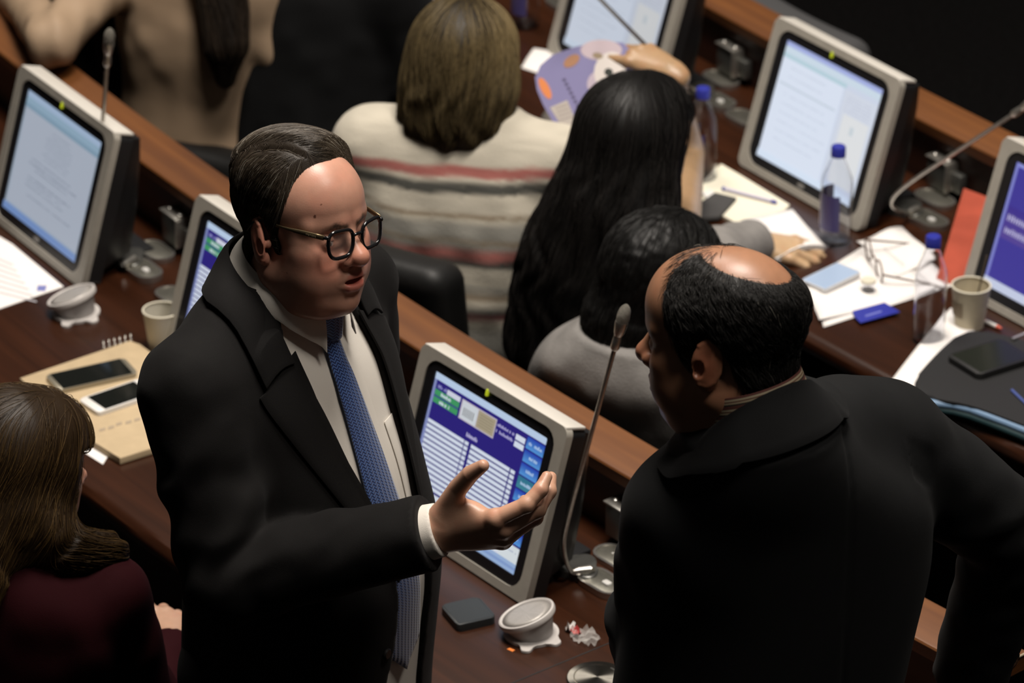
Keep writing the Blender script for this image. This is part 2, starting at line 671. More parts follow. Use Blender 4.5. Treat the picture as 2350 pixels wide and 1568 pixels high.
def sweep(name, prof, R, th0, th1, m, parent, org, n=90, angle=30):
    """closed (s, z) profile swept along the arc of a row, with along-the-grain UVs"""
    V, F, UV = [], [], []
    k = len(prof)
    L = 0.0
    per = [0.0]
    for i in range(k):
        a, b = prof[i], prof[(i + 1) % k]
        per.append(per[-1] + math.hypot(b[0] - a[0], b[1] - a[1]))
    for j in range(n + 1):
        th = th0 + (th1 - th0) * j / n
        for i, (s, z) in enumerate(prof):
            V.append(tuple(rowP(R, th, s, z) - org))
            UV.append((math.radians(th) * R, per[i] + R))
    for j in range(n):
        for i in range(k):
            a, b = j * k + i, j * k + (i + 1) % k
            F.append((a, b, b + k, a + k))
    F.append(tuple(range(k - 1, -1, -1)))
    F.append(tuple(n * k + i for i in range(k)))
    return mk(name, V, F, m, parent, True, uv=UV, angle=angle)

def arc_prof(cx, cz, r, a0, a1, n=6):
    return [(cx + r * math.cos(math.radians(a0 + (a1 - a0) * i / n)), cz + r * math.sin(math.radians(a0 + (a1 - a0) * i / n))) for i in range(n + 1)]

TH_END = polar(PX(2356, 1500, ZL))[1]

def desk_row(R, th0, th1, label, seams=()):
    mid = rowP(R, (th0 + th1) / 2, .35, 0)
    t = thing('desk_row', label, 'desk', Matrix.Translation(mid), 'curved desk rows')
    top = [(.085, ZD), (.085, ZD - .03), (.66, ZD - .03)] + arc_prof(.70, ZD - .022, .022, -90, 90) + []
    sweep('worktop', top, R, th0, th1, WOOD, t, mid)
    sweep('back_panel', [(.06, .10), (.085, .10), (.085, ZL - .028), (.06, ZL - .028)], R, th0, th1, WOOD_D, t, mid)
    sweep('ledge', [(0, ZL - .028), (.100, ZL - .028)] + arc_prof(.098, ZL - .006, .006, -20, 90, 3) + [(.004, ZL), (0, ZL - .004)], R, th0, th1, WOOD_L, t, mid)
    sweep('front_panel', [(.50, .06), (.52, .06), (.52, ZD - .03), (.50, ZD - .03)], R, th0, th1, WOOD_D, t, mid)
    m = th1
    for a in np.arange(th0 + 1.2, th1, 5.2):
        V, F = [], []
        for aa in (a, a + .09):
            for s, z in ((.085, .02), (.62, .02), (.62, ZD - .03), (.085, ZD - .03)):
                V.append(tuple(rowP(R, aa, s, z) - mid))
        F = [(3, 2, 1, 0), (4, 5, 6, 7), (0, 1, 5, 4), (1, 2, 6, 5), (2, 3, 7, 6), (3, 0, 4, 7)]
        mk('support_panel', V, F, WOOD_D, t, False)
    return t, mid

deskA, midA = desk_row(RA, 205.0, TH_END, 'curved wooden desk row behind the standing man in glasses')
deskB, midB = desk_row(RB, 203.0, 223.0, 'curved wooden desk row further back, strewn with papers and bottles')
# pale metal trim on the cut end of the nearer ledge
e0, e1 = rowP(RA, TH_END, 0, ZL), rowP(RA, TH_END, .1, ZL)
tube('end_trim', [e0 + Vector((0, 0, .001)) - midA, e1 + Vector((0, 0, .001)) - midA], .0022, mat('pale_trim', (.6, .5, .36), .3, .5), deskA, 8)
# dark joint lines let into the nearer worktop
def joint(p0, p1, par, org):
    a, b = PX(*p0, ZD), PX(*p1, ZD)
    d = (b - a).normalized(); w = Vector((-d.y, d.x, 0)) * .0013
    V = [tuple(p + Vector((0, 0, dz)) - org) for dz in (.0004, -.002) for p in (a - w, a + w, b + w, b - w)]
    mk('joint_strip', V, [(0, 3, 2, 1), (4, 5, 6, 7), (0, 1, 5, 4), (1, 2, 6, 5), (2, 3, 7, 6), (3, 0, 4, 7)], mat('joint_black', (.004, .004, .004), .6), par, False)
joint((1475, 1315), (1402, 1475), deskA, midA)
joint((1402, 1475), (1140, 1583), deskA, midA)

# ------------------------------------------------------------------ monitors
TILT = math.radians(16.75)
SWm, SHm = .304, .243

def text_bars(u0, u1, v, h, c, seed, words=None):
    """unreadable small print: irregular letter-like dashes"""
    r = random.Random(seed)
    out = []
    u = u0
    while u < u1:
        w = r.uniform(.006, .013)
        hh = h * r.uniform(.55, 1.0)
        if r.random() < .86:
            out.append((u, v + (h - hh), min(u + w * .72, u1), v + h, c))
        u += w
    return out

def voting_screen():
    navy = srgb(40, 30, 120); lb = srgb(176, 196, 228); wh = srgb(214, 222, 236); gr = srgb(62, 150, 96)
    L = [(0, 0, 1, 1, navy), (0, 0, 1, .05, srgb(186, 206, 232)), (0, .05, .022, .93, srgb(130, 140, 190))]
    L += text_bars(.04, .12, .075, .026, srgb(150, 150, 205), 1)
    L += [(.125, .075, .245, .112, srgb(208, 210, 226))]
    L += [(.024, .115, .245, .155, gr), (.024, .158, .245, .168, srgb(60, 90, 130)), (.024, .17, .245, .21, gr)]
    L += text_bars(.08, .17, .122, .026, wh, 2) + text_bars(.08, .17, .178, .026, wh, 3)
    L += [(.262, .075, .575, .215, srgb(196, 188, 200)), (.272, .083, .41, .207, srgb(206, 212, 218)), (.415, .083, .568, .207, srgb(168, 156, 132))]
    for i in range(6):
        L.append((.29 + i * .017, .125, .297 + i * .017, .185, srgb(110, 110, 110)))
    for i in range(5):
        L.append((.432, .105 + i * .019, .55, .111 + i * .019, srgb(140, 130, 108)))
    L += text_bars(.585, .735, .09, .024, srgb(176, 172, 214), 4) + text_bars(.585, .735, .135, .024, srgb(176, 172, 214), 5)
    L += [(.75, .088, .832, .128, wh), (.75, .138, .832, .178, wh)]
    L += text_bars(.36, .465, .272, .032, srgb(190, 186, 222), 6)
    for i in range(13):
        v = .335 + i * .0365
        L += [(.024, v, .355, v + .026, wh), (.362, v, .395, v + .026, wh), (.418, v, .765, v + .026, wh), (.775, v, .812, v + .026, wh)]
    cap = [('dark', 0)] * 8
    for i in range(8):
        v = .055 + i * .094
        top, bot = ((34, 62, 172), (84, 150, 216)) if i != 3 else ((46, 112, 140), (62, 132, 150))
        L.append((.846, v + .004, .996, v + .088, (srgb(*top), srgb(*top), srgb(*bot), srgb(*bot))))
        a = [.865, .885, .895, .875, .885, .89, .885, .89][i]
        L += text_bars(a, a + [.115, .08, .065, .09, .08, .07, .07, .075][i], v + .032, .026, srgb(178, 204, 236), 10 + i)
    L += [(.022, .815, .84, .93, srgb(216, 222, 232)), (.022, .87, .84, .905, srgb(206, 216, 196)), (.84, .815, 1, .93, srgb(214, 222, 226))]
    L += text_bars(.45, .7, .84, .012, srgb(150, 160, 190), 31) + text_bars(.86, .98, .85, .012, srgb(150, 160, 190), 33)
    L += [(0, .93, 1, 1, srgb(150, 176, 214)), (.0, .955, 1, .975, srgb(130, 156, 204))]
    return L

def document_screen(seed, side=False, bright=1.0):
    s = lambda *c: tuple(x * bright for x in srgb(*c))
    L = [(0, 0, 1, 1, s(150, 164, 180)), (0, 0, 1, .05, s(158, 178, 204)), (0, .05, 1, .10, s(140, 166, 186)), (0, .10, 1, .135, s(126, 152, 172))]
    L += [(.02, .14, .98 if not side else .66, .93, s(166, 174, 188))]
    r = random.Random(seed)
    if side:
        L = [(0, 0, 1, 1, s(188, 196, 212)), (0, 0, 1, .04, s(150, 160, 205)), (0, .04, 1, .1, s(186, 200, 212)), (0, .10, .66, .135, s(166, 190, 200)),
             (.0, .135, .64, .95, s(200, 208, 222)), (.66, .14, .99, .9, s(192, 198, 210)), (.70, .33, .96, .9, s(204, 206, 208))]
        for k in range(9):
            v = .19 + k * .075
            L += text_bars(.1, r.uniform(.4, .62), v, .011, s(176, 184, 198), seed + k)
        L += [(.03, .335, .62, .352, s(180, 190, 202))]
        for k in range(5):
            L += text_bars(.70, .95, .18 + k * .028, .010, s(172, 176, 192), seed + 40 + k)
        L += [(.80, .40, .84, .47, s(184, 192, 198))]
    else:
        for k in range(8):
            v = .19 + k * .033
            c = .52; w = r.uniform(.1, .2)
            L += text_bars(c - w, c + w, v, .010, s(132, 140, 156), seed + k)
        for k in range(9):
            v = .48 + k * .036
            if k in (3, 7): continue
            L += text_bars(.2 + r.uniform(0, .1), r.uniform(.66, .86), v, .014 if k in (1, 4) else .010, s(112, 120, 138), seed + 20 + k)
    L += [(0, .94, 1, 1, s(112, 140, 190) if not side else s(196, 208, 224))]
    return L

def blue_message_screen():
    L = [(0, 0, 1, 1, srgb(60, 52, 150)), (0, 0, 1, .03, srgb(140, 146, 214)), (0, 0, .025, 1, srgb(128, 132, 206))]
    L += [(.03, .34, 1, .60, (srgb(56, 42, 140), srgb(56, 42, 140), srgb(84, 66, 150), srgb(84, 66, 150)))]
    for row, v in enumerate((.40, .50)):
        u = .05 + .005 * row
        r = random.Random(70 + row)
        while u < .95:
            w = r.uniform(.014, .022)
            L.append((u, v + r.uniform(0, .012), u + w * .5, v + .055, srgb(196, 190, 224)))
            L.append((u, v + .02, u + w * .9, v + .034, srgb(180, 176, 216)))
            u += w * 1.15
    L += [(0, .93, 1, 1, srgb(200, 208, 232))]
    return L

def make_monitor(label, centre, az, content, dim=1.0, logo=True):
    """silver desk monitor leaning back; centre = middle of the lit screen"""
    c = Vector(centre)
    Rz = Matrix.Rotation(az, 4, 'Z')
    base = c + (Rz @ Vector((0, -.16 * math.sin(TILT), 0)))
    base.z = ZD
    t = thing('desk_monitor', label, 'monitor', Matrix.Translation(base) @ Rz, 'silver framed desk monitors')
    # local frame of the leaning face: x right, y up along the face, z out of the screen
    cl = Vector((0, .16 * math.sin(TILT), c.z - ZD))
    F = Matrix.Translation(cl) @ Matrix.Rotation(PI / 2 - TILT, 4, 'X')
    W, H = .398, .314
    outer = outline_rr(W, H, .016, 5)
    ring_prism('frame', outer, outline_rr(.350, .283, .030, 5), -.010, .004, SILVER, t, M=F, bev=.003)
    tc = rbox('top_cover', (W - .012, .007, .044), mat('pale_silver', (.60, .57, .52), .38), t, (0, 0, 0), .003, M=F @ Matrix.Translation((0, H / 2 - .0025, -.0185)))
    tc['label'] = 'pale silver top cover'
    bez_o = outline_rr(.352, .285, .031, 5)
    ring_prism('bezel', bez_o, outline_rr(SWm + .002, SHm + .002, .003, 5), -.009, .0015, BEZEL, t, M=F, bev=.0012)
    # lit picture
    L = content
    quads = []
    for i, (u0, v0, u1, v1, col) in enumerate(L):
        z = -.001 + i * .000004
        x0, x1 = (u0 - .5) * SWm, (u1 - .5) * SWm
        y0, y1 = (.5 - v0) * SHm, (.5 - v1) * SHm
        col = tuple(tuple(k * dim for k in q) for q in col) if isinstance(col[0], (tuple, list)) else tuple(k * dim for k in col)
        quads.append((((x0, y0, z), (x1, y0, z), (x1, y1, z), (x0, y1, z))[::-1], col[::-1] if isinstance(col[0], (tuple, list)) else col))
    sc = quads_print('screen', quads, SCREEN, t, M=F)
    sc['label'] = 'lit screen'
    prism('rear_panel', outline_rr(W - .006, H - .008, .014, 4), -.040, -.0095, BLACKP, t, M=F)
    # black back shell, deeper toward the bottom, and foot
    bm = bmesh.new()
    sec = []
    for y, d, w in ((.150, .034, .385), (.146, .062, .385), (.10, .075, .38), (0, .095, .37), (-.09, .105, .36), (-.140, .045, .35)):
        sec.append([bm.verts.new((sx * w / 2, y, z)) for sx, z in ((-1, -.03), (-1, -d * .8), (-.94, -d), (.94, -d), (1, -d * .8), (1, -.03))])
    for a, b in zip(sec[:-1], sec[1:]):
        for i in range(5):
            bm.faces.new((a[i], a[i + 1], b[i + 1], b[i]))
    bm.faces.new(sec[0]); bm.faces.new(sec[-1][::-1])
    from_bm('back_shell', bm, BLACKP, t, True, F, 40)
    rbox('foot', (.26, .15, .012), BLACKP, t, (0, .12, .006), .004)
    # indicator light, maker's mark
    ld = prism('indicator_light', outline_rr(.005, .013, .0024, 3), .0, .006, mat('led_yellow_green', (.3, .35, .02), .4, emit=(.55, .62, .02, .55)), t, .001, M=F @ Matrix.Translation((-.012, .138, 0)))
    ld['label'] = 'yellow-green indicator light'
    if logo:
        prism('maker_badge', [(x * .011, y * .005) for x, y in [(math.cos(a), math.sin(a)) for a in np.linspace(0, 2 * PI, 20)[:-1]]], .001, .003, mat('badge_grey', (.28, .27, .26), .4, .5), t, 0, M=F @ Matrix.Translation((0, -.133, 0)))
    return t

AZ = {k: math.radians(a) for k, a in dict(M1=-57.15, M3=-52.3, M5=-55.78, M6=-54.48).items()}
zc = ZD + .153
M1c, M3c = Vector((-.8871, 7.2535, zc)), Vector((-.0625, 6.0641, zc))
M5c, M6c = Vector((.6074, 7.5009, zc)), Vector((1.0049, 6.9151, zc))
r1, t1 = polar(M1c); r3, t3 = polar(M3c); r5, t5 = polar(M5c)
M2c = rowP(0, (t1 + t3) / 2 - .03, (r1 + r3) / 2, zc)
M4c = rowP(0, t5 - 2.72, r5, zc)
make_monitor('silver monitor showing a document, left end of the near desk row', M1c, AZ['M1'], document_screen(100))
make_monitor('silver monitor mostly hidden behind the suited man\'s shoulder', M2c, (AZ['M1'] + AZ['M3']) / 2, voting_screen())
make_monitor('silver monitor showing a blue voting form behind the gesturing hand', M3c, AZ['M3'], voting_screen(), logo=False)
make_monitor('silver monitor with a pale blank page behind the paper fan', M4c, AZ['M5'] - .03, document_screen(300, True, 1.0))
make_monitor('silver monitor showing a white page behind the blue capped bottle', M5c, AZ['M5'], document_screen(400, True, 1.3))
make_monitor('silver monitor with a purple blue message, cut by the right photo edge', M6c, AZ['M6'], blue_message_screen())

# ------------------------------------------------------------------ fittings on the desks
def stadium(l, w, seg=8):
    r = w / 2
    out = []
    for k in range(seg + 1):
        a = -PI / 2 + PI * k / seg
        out.append((l / 2 - r + r * math.cos(a), r * math.sin(a)))
    for k in range(seg + 1):
        a = PI / 2 + PI * k / seg
        out.append((-l / 2 + r + r * math.cos(a), r * math.sin(a)))
    return out

def control_plate(px, py, label, slots=True):
    M = deskM(px, py)
    t = thing('control_plate', label, 'control plate', M, 'metal control plates on the desks')
    prism('body', stadium(.094, .052), 0, .007, PLATE, t, .002)
    ring_prism('rim', stadium(.098, .056), stadium(.088, .046), 0, .0095, PLATE_R, t, bev=.0012)
    if slots:
        for x, y, w, h in ((-.012, .008, .004, .004), (-.016, .003, .003, .003), (.008, -.002, .003, .013)):
            rbox('slot_mark', (w, h, .001), WHITE_PL, t, (x, y, .0072), 0)
    return t

def microphone(px, py, path, label, head_len=.062):
    """gooseneck microphone: path = gooseneck points in world space, last one is where the head starts"""
    M = deskM(px, py)
    Mi = M.inverted()
    t = thing('gooseneck_microphone', label, 'microphone', M, 'gooseneck microphones on the desks')
    prism('base_plate', stadium(.096, .052), 0, .010, PLATE, t, .003)
    ring_prism('base_rim', stadium(.100, .056), stadium(.090, .046), 0, .012, PLATE_R, t, bev=.0012)
    lob = []
    for a in np.linspace(0, 2 * PI, 40)[:-1]:
        r = .036 + .007 * math.cos(3 * a + .4)
        lob.append((-.062 + r * math.cos(a) * 1.05, r * math.sin(a)))
    prism('cradle', lob, 0, .013, METAL_D, t, .004, 3)
    prism('talk_button', outline_rr(.017, .012, .004, 4), .009, .0145, mat('button_grey', (.55, .54, .52), .4), t, .0015, M=Matrix.Translation((.012, 0, 0)))
    P = [Mi @ Vector(p) for p in path]
    s = P[0]
    tube('swivel', [Vector((-.026, 0, .017)), Vector((-.032, 0, .018)), s.lerp(Vector((-.032, 0, .018)), .35), s], [.0075, .0085, .0075, .0048], METAL, t, 14)
    # smooth the gooseneck
    pts = [p.copy() for p in P]
    for _ in range(3):
        q = [pts[0]]
        for a, b in zip(pts[:-1], pts[1:]):
            q += [a.lerp(b, .25), a.lerp(b, .75)]
        q.append(pts[-1]); pts = q
    tube('gooseneck', pts, .0040, METAL, t, 10)
    d = (P[-1] - P[-2]).normalized()
    e = P[-1]
    tube('collar', [e - d * .004, e, e + d * .012, e + d * .024], [.0055, .0078, .0074, .0064], METAL, t, 14)
    tube('holder', [e + d * .022, e + d * .028, e + d * .044, e + d * .05], [.0062, .0085, .0108, .0104], METAL, t, 14)
    n = 7
    pr = [(e + d * (.047 + .034 * i / n)) for i in range(n + 1)]
    rr = [.0096, .0104, .0108, .0108, .0104, .0094, .0072, .003]
    g = tube('grille', pr, rr, mat('mic_grille', (.22, .205, .175), .45, .7, noise=(900, .5), bump=(1400, 1.0)), t, 16)
    return t

def up(P, dx, dy, dz): return Vector(P) + Vector((dx, dy, dz))
# seat with the blue voting form
b3 = PX(1313, 1313, ZD + .02)
n3 = [b3, PD(1300, 1295, 6.86), PD(1291, 1250, 6.83), PD(1302, 1196, 6.81), PD(1345, 1040, 6.72), PD(1411, 798, 6.62)]
microphone(1382, 1347, n3, 'gooseneck microphone rising between the two standing men')
control_plate(1417, 1289, 'metal control plate with white marks beside the upright microphone')
control_plate(1492, 1418, 'metal control plate half hidden by the leaning man\'s sleeve', False)
control_plate(952, 920, 'metal control plate left of the blue voting monitor', False)
# seat at the left end
b1 = PX(283, 608, ZD + .02)
n1 = [b1, PD(252, 602, 8.02), PD(226, 572, 8.0), PD(222, 520, 7.98), PD(232, 330, 7.86), PD(246, 148, 7.75)]
microphone(328, 628, n1, 'dark gooseneck microphone in front of the beige jacket')
control_plate(357, 583, 'metal control plate beside the left microphone base', False)
control_plate(402, 690, 'metal control plate partly behind the hidden monitor', False)
# seats of the row behind
b5 = PX(2085, 487, ZD + .02)
n5 = [b5, PD(2058, 484, 8.08), PD(2040, 466, 8.06), PD(2070, 430, 8.03), PD(2200, 345, 7.95), PD(2326, 262, 7.86)]
microphone(2128, 512, n5, 'gooseneck microphone bent to the right beside the red folder')
control_plate(2145, 463, 'metal control plate behind the bent microphone', False)
b4 = PX(1600, 210, ZD + .02)
n4 = [b4, PD(1575, 195, 8.45), PD(1545, 165, 8.4), PD(1500, 122, 8.3), PD(1420, 42, 8.1), PD(1340, -40, 7.95)]
microphone(1645, 240, n4, 'gooseneck microphone crossing the pale screen behind the fan')
control_plate(1655, 188, 'metal control plate left of the white page monitor, upper one', False)
control_plate(1708, 278, 'metal control plate tucked against the white page monitor', False)
control_plate(1290, 15, 'metal control plate left of the screen behind the fan', False)

def bracket(px, py, label):
    """small metal box with a hinged arm under the ledge"""
    P = PX(px, py, ZD + .09)
    r, th = polar(P)
    R = RA if r > 15.2 else RB
    P = rowP(R, th, .085, ZD)
    M = frame_at(P)
    t = thing('cable_box', label, 'metal box', M, 'metal boxes under the desk ledges')
    rbox('body', (.060, .030, .062), METAL_D, t, (0, -.016, .045), .003)
    rbox('top_plate', (.064, .034, .004), METAL, t, (0, -.017, .077), .001)
    rbox('side_arm', (.030, .020, .040), METAL_D, t, (.046, -.011, .040), .003)
    lathe('screw', [(.006, 0), (.006, .004), (.003, .006), (0, .006)], PLATE_R, t, 12, M=Matrix.Translation((.022, -.018, .079)))
    lathe('screw', [(.005, 0), (.005, .003), (.002, .005), (0, .005)], PLATE_R, t, 12, M=Matrix.Translation((-.018, -.018, .079)))
    rbox('catch', (.006, .034, .058), METAL, t, (.030, -.017, .046), .001)
    return t
bracket(1392, 1160, 'small metal box under the ledge beside the leaning man')
bracket(352, 488, 'small metal box under the ledge by the left monitor')
bracket(2140, 358, 'small metal box under the rear ledge behind the bent microphone')
bracket(1665, 95, 'small metal box under the rear ledge near the photo top')

GRILLE = bpy.data.materials.new('speaker_grille')
GRILLE.use_nodes = True
def _grille():
    nt = GRILLE.node_tree
    b = nt.nodes['Principled BSDF']
    b.inputs['Roughness'].default_value = .45
    b.inputs['Metallic'].default_value = .3
    tc = nt.nodes.new('ShaderNodeTexCoord')
    w = nt.nodes.new('ShaderNodeTexWave')
    w.wave_type = 'RINGS'; w.rings_direction = 'Z'
    w.inputs['Scale'].default_value = 130
    nt.links.new(tc.outputs['UV'], w.inputs['Vector'])
    v = nt.nodes.new('ShaderNodeTexVoronoi')
    v.inputs['Scale'].default_value = 420
    v.inputs['Randomness'].default_value = .1
    nt.links.new(tc.outputs['UV'], v.inputs['Vector'])
    mx = nt.nodes.new('ShaderNodeMath'); mx.operation = 'MULTIPLY'
    nt.links.new(w.outputs['Fac'], mx.inputs[0]); nt.links.new(v.outputs['Distance'], mx.inputs[1])
    cr = nt.nodes.new('ShaderNodeValToRGB')
    cr.color_ramp.elements[0].position = .05; cr.color_ramp.elements[0].color = (.52, .49, .46, 1)
    cr.color_ramp.elements[1].position = .5; cr.color_ramp.elements[1].color = (.16, .15, .14, 1)
    nt.links.new(mx.outputs[0], cr.inputs[0])
    nt.links.new(cr.outputs[0], b.inputs['Base Color'])
_grille()

def speaker(px, py, label, sc=1.0):
    M = deskM(px, py) @ Matrix.Scale(sc, 4)
    t = thing('desk_speaker', label, 'speaker', M, 'round desk speakers')
    out = []
    for a in np.linspace(0, 2 * PI, 120)[:-1]:
        r = .0455
        for c, w, h in ((math.radians(-48), .2, .017), (math.radians(12), .22, .013), (math.radians(178), .17, .010)):
            dd = (a - c + PI) % (2 * PI) - PI
            r += h * math.exp(-(dd / w) ** 4)
        out.append((r * math.cos(a), r * math.sin(a)))
    SP = mat('speaker_plastic', (.52, .49, .47), .45)
    prism('base_plate', out, 0, .005, SP, t, .0015)
    T = Matrix.Translation((-.006, -.004, .034)) @ Matrix.Rotation(math.radians(13), 4, 'X') @ Matrix.Rotation(math.radians(-16), 4, 'Y')
    # bowl joins the plate to the tilted rim
    V, F = [], []
    seg = 40
    for lev in range(5):
        f = lev / 4
        for k in range(seg):
            a = 2 * PI * k / seg
            r0 = .036
            p0 = Vector((r0 * math.cos(a), r0 * math.sin(a), .004))
            p1 = T @ Vector((.043 * math.cos(a), .043 * math.sin(a), -.004))
            V.append(tuple(p0.lerp(p1, f)))
    for i in range(4):
        for k in range(seg):
            F.append((i * seg + k, i * seg + (k + 1) % seg, (i + 1) * seg + (k + 1) % seg, (i + 1) * seg + k))
    mk('bowl', V, F, mat('speaker_bowl', (.34, .32, .31), .45), t, True)
    lathe('rim', [(.040, -.005), (.0475, -.005), (.0485, -.001), (.0475, .004), (.045, .0052), (.0425, .0038), (.041, .001), (.040, -.005)], SP, t, 48, M=T, closed=True)
    V, F = lathe_vf([(.0425, .0028), (.030, .0040), (.015, .0046), (.0001, .0048)], 48)
    mk('grille', V, F, GRILLE, t, True, uv=[(p[0], p[1]) for p in V], M=T)
    return t
speaker(1219, 1456, 'round grey desk speaker with perforated top beside the sweet wrapper')
speaker(174, 720, 'round grey desk speaker in front of the left monitor', 1.0)

# brushed round cover let into the desk
def grommet(px, py):
    t = thing('cable_cover', 'brushed steel round cover on the desk at the bottom photo edge', 'metal cover', deskM(px, py))
    m = bpy.data.materials.new('radial_brushed_steel'); m.use_nodes = True
    nt = m.node_tree; b = nt.nodes['Principled BSDF']
    b.inputs['Base Color'].default_value = (.62, .59, .52, 1); b.inputs['Metallic'].default_value = 1
    b.inputs['Roughness'].default_value = .26
    b.inputs['Anisotropic'].default_value = .85
    tg = nt.nodes.new('ShaderNodeTangent'); tg.direction_type = 'RADIAL'; tg.axis = 'Z'
    nt.links.new(tg.outputs[0], b.inputs['Tangent'])
    lathe('disc', [(.050, 0), (.050, .004), (.048, .006), (.0385, .0062), (.0375, .0050), (.0365, .0062), (.0001, .0066)], m, t, 64)
    rbox('finger_slot', (.014, .0025, .001), METAL_D, t, (.0, .034, .0064), 0)
    return t
grommet(1371, 1562)

# ------------------------------------------------------------------ loose things on the desks
def flat_item(name, pts, m, label, cat, z=ZD, th=.0012, group=None, bev=0.0):
    """a flat thing lying on the desk; pts = its corners as seen in the photograph"""
    W = [PX(x, y, z + th) for x, y in pts]
    c = sum(W, Vector()) / len(W)
    c.z = z
    loc = [(p.x - c.x, p.y - c.y) for p in W]
    ar = sum(loc[i][0] * loc[(i + 1) % len(loc)][1] - loc[(i + 1) % len(loc)][0] * loc[i][1] for i in range(len(loc)))
    if ar < 0: loc = loc[::-1]
    o = prism(name, loc, 0, th, m, None, bev)
    o.location = c
    if label: tag(o, label, cat, group)
    return o

def bottle(px, py, label, H=.205, r=.031, lab=True):
    M = deskM(px, py)
    t = thing('water_bottle', label, 'bottle', M, 'plastic bottles with blue caps')
    pr = [(.0, .002), (r * .8, .002), (r, .010), (r, .06), (r * .95, .075), (r, .09), (r, H * .60), (r * .93, H * .68), (r * .62, H * .80), (.0135, H * .87), (.0125, H * .93)]
    inner = [(max(a - .0008, 0), z + .0008) for a, z in pr[::-1]]
    V, F = lathe_vf(pr + inner[:-1] + [(0.0, .0028)], 28)
    mk('body', V, F, CLEAR, t, True)
    lathe('cap', [(.0, H), (.0125, H), (.0142, H - .002), (.0145, H - .02), (.0145, H - .021), (.0, H - .021)][::-1], BLUEP, t, 24)
    if lab:
        L = mat('bottle_label', (.06, .05, .16), .4)
        Vv, Ff = [], []
        for j in range(2):
            for k in range(15):
                a = math.radians(150 + k * 13)
                Vv.append(((r + .0006) * math.cos(a), (r + .0006) * math.sin(a), .035 + .075 * j))
        for k in range(14): Ff.append((k, k + 1, k + 16, k + 15))
        lb = mk('label', Vv, Ff, L, t, True)
        Vv = [((r + .0011) * math.cos(a), (r + .0011) * math.sin(a), z) for z in (.043, .10) for a in [math.radians(205 + k * 8) for k in range(6)]]
        mk('label_panel', Vv, [(k, k + 1, k + 7, k + 6) for k in range(5)], mat('label_print', (.55, .50, .56), .5), lb, True)
    return t
bottle(1916, 556, 'blue capped plastic bottle standing before the white page screen')
bottle(2130, 782, 'blue capped empty plastic bottle beside the ribbed paper cup', .215, .030, False)
bottle(1609, 412, 'blue capped plastic bottle behind the black haired woman', .20)
bottle(1206, 60, 'plastic bottle at the top photo edge beside the brown bob haircut', .205)

def paper_cup(px, py, label, stirrer=False, sc=1.0):
    t = thing('paper_cup', label, 'cup', deskM(px, py) @ Matrix.Scale(sc, 4), 'paper cups on the desks')
    lathe('wall', [(0, .003), (.0245, .003), (.0255, 0), (.0345, .078), (.0335, .078), (.0245, .005), (0, .005)], CARDC if stirrer else mat('cream_cup', (.55, .52, .44), .55), t, 32)
    lathe('rim', [(.0340 + .0018 * math.cos(a), .079 + .0018 * math.sin(a)) for a in np.linspace(0, 2 * PI, 9)], mat('cup_rim', (.66, .62, .50), .5), t, 32, closed=True)
    if stirrer:
        tube('stirrer', [(.005, .0, .008), (.012, .022, .135)], .0016, mat('brown_stick', (.10, .075, .05), .5), t, 6)
        Vv = [(.0302 * math.cos(a) * (1 + .10 * j), .0302 * math.sin(a) * (1 + .10 * j), .025 + .028 * j) for j in range(2) for a in np.linspace(math.radians(225), math.radians(290), 7)]
        mk('printed_mark', Vv, [(k, k + 1, k + 8, k + 7) for k in range(6)], mat('cup_print', (.26, .20, .13), .6), t, True)
    return t
paper_cup(2224, 748, 'paper cup with a dark stirrer beside the purple blue monitor', True, 1.06)
paper_cup(374, 800, 'plain pale paper cup next to the suited man\'s shoulder')

# left: sheet, ring-bound folder with phones, loose papers below it
o = flat_item('paper_sheet', [(-40, 520), (28, 560), (146, 658), (-40, 722)], WHITEP, 'white printed sheet lying before the left monitor', 'paper')
flat_item('printed_mark', [(86, 655), (108, 655), (104, 668), (84, 668)], mat('ink_blue', (.16, .18, .42), .7), None, None, z=ZD + .0013, th=.0003).parent = o
bpy.context.view_layer.update()
def adopt(child, par):
    child.parent = par
    child.matrix_parent_inverse = par.matrix_world.inverted()
for c in o.children: adopt(c, o)

def mark_on(par, pts, m, z, name='printed_mark'):
    k = flat_item(name, pts, m, None, None, z=z, th=.0003)
    bpy.context.view_layer.update()
    adopt(k, par)
INK = mat('ink_grey', (.20, .20, .24), .7)
for j in range(7):
    y = 585 + j * 14
    mark_on(o, [(-20 + j * 3, y), (30 + j * 9, y + 22), (30 + j * 9, y + 25), (-20 + j * 3, y + 3)], mat('ink_pale', (.42, .41, .44), .8), ZD + .0013)
flat_item('paper_sheet', [(150, 985), (200, 1005), (252, 1040), (236, 1066), (195, 1040), (150, 1015)], WHITEP, 'crumpled white sheet under the corner of the brown notebook', 'paper')
kraft = mat('kraft_card', (.47, .36, .22), .8, noise=(30, .06))
nb = flat_item('notebook', [(45, 868), (298, 782), (322, 790), (440, 880), (440, 1000), (275, 1052), (200, 1005)], kraft, 'brown kraft ring notebook lying under two phones', 'notebook', z=ZD + .002, th=.012, bev=.001)
bpy.context.view_layer.update()
k = flat_item('page_block', [(50, 872), (298, 790), (430, 885), (430, 1004), (274, 1058), (196, 1008)], WHITEP, None, None, z=ZD, th=.003); bpy.context.view_layer.update(); adopt(k, nb)
for i in range(6):
    f = i / 5
    x, y = 238 + f * 62, 792 - f * 16
    c = PX(x, y, ZD + .012)
    pts = [c + Vector((.0, .008 * math.cos(a), .008 * math.sin(a))) for a in np.linspace(0, 2 * PI, 12)]
    q = tube('binding_ring', pts, .0012, METAL, None, 6); bpy.context.view_layer.update(); adopt(q, nb)
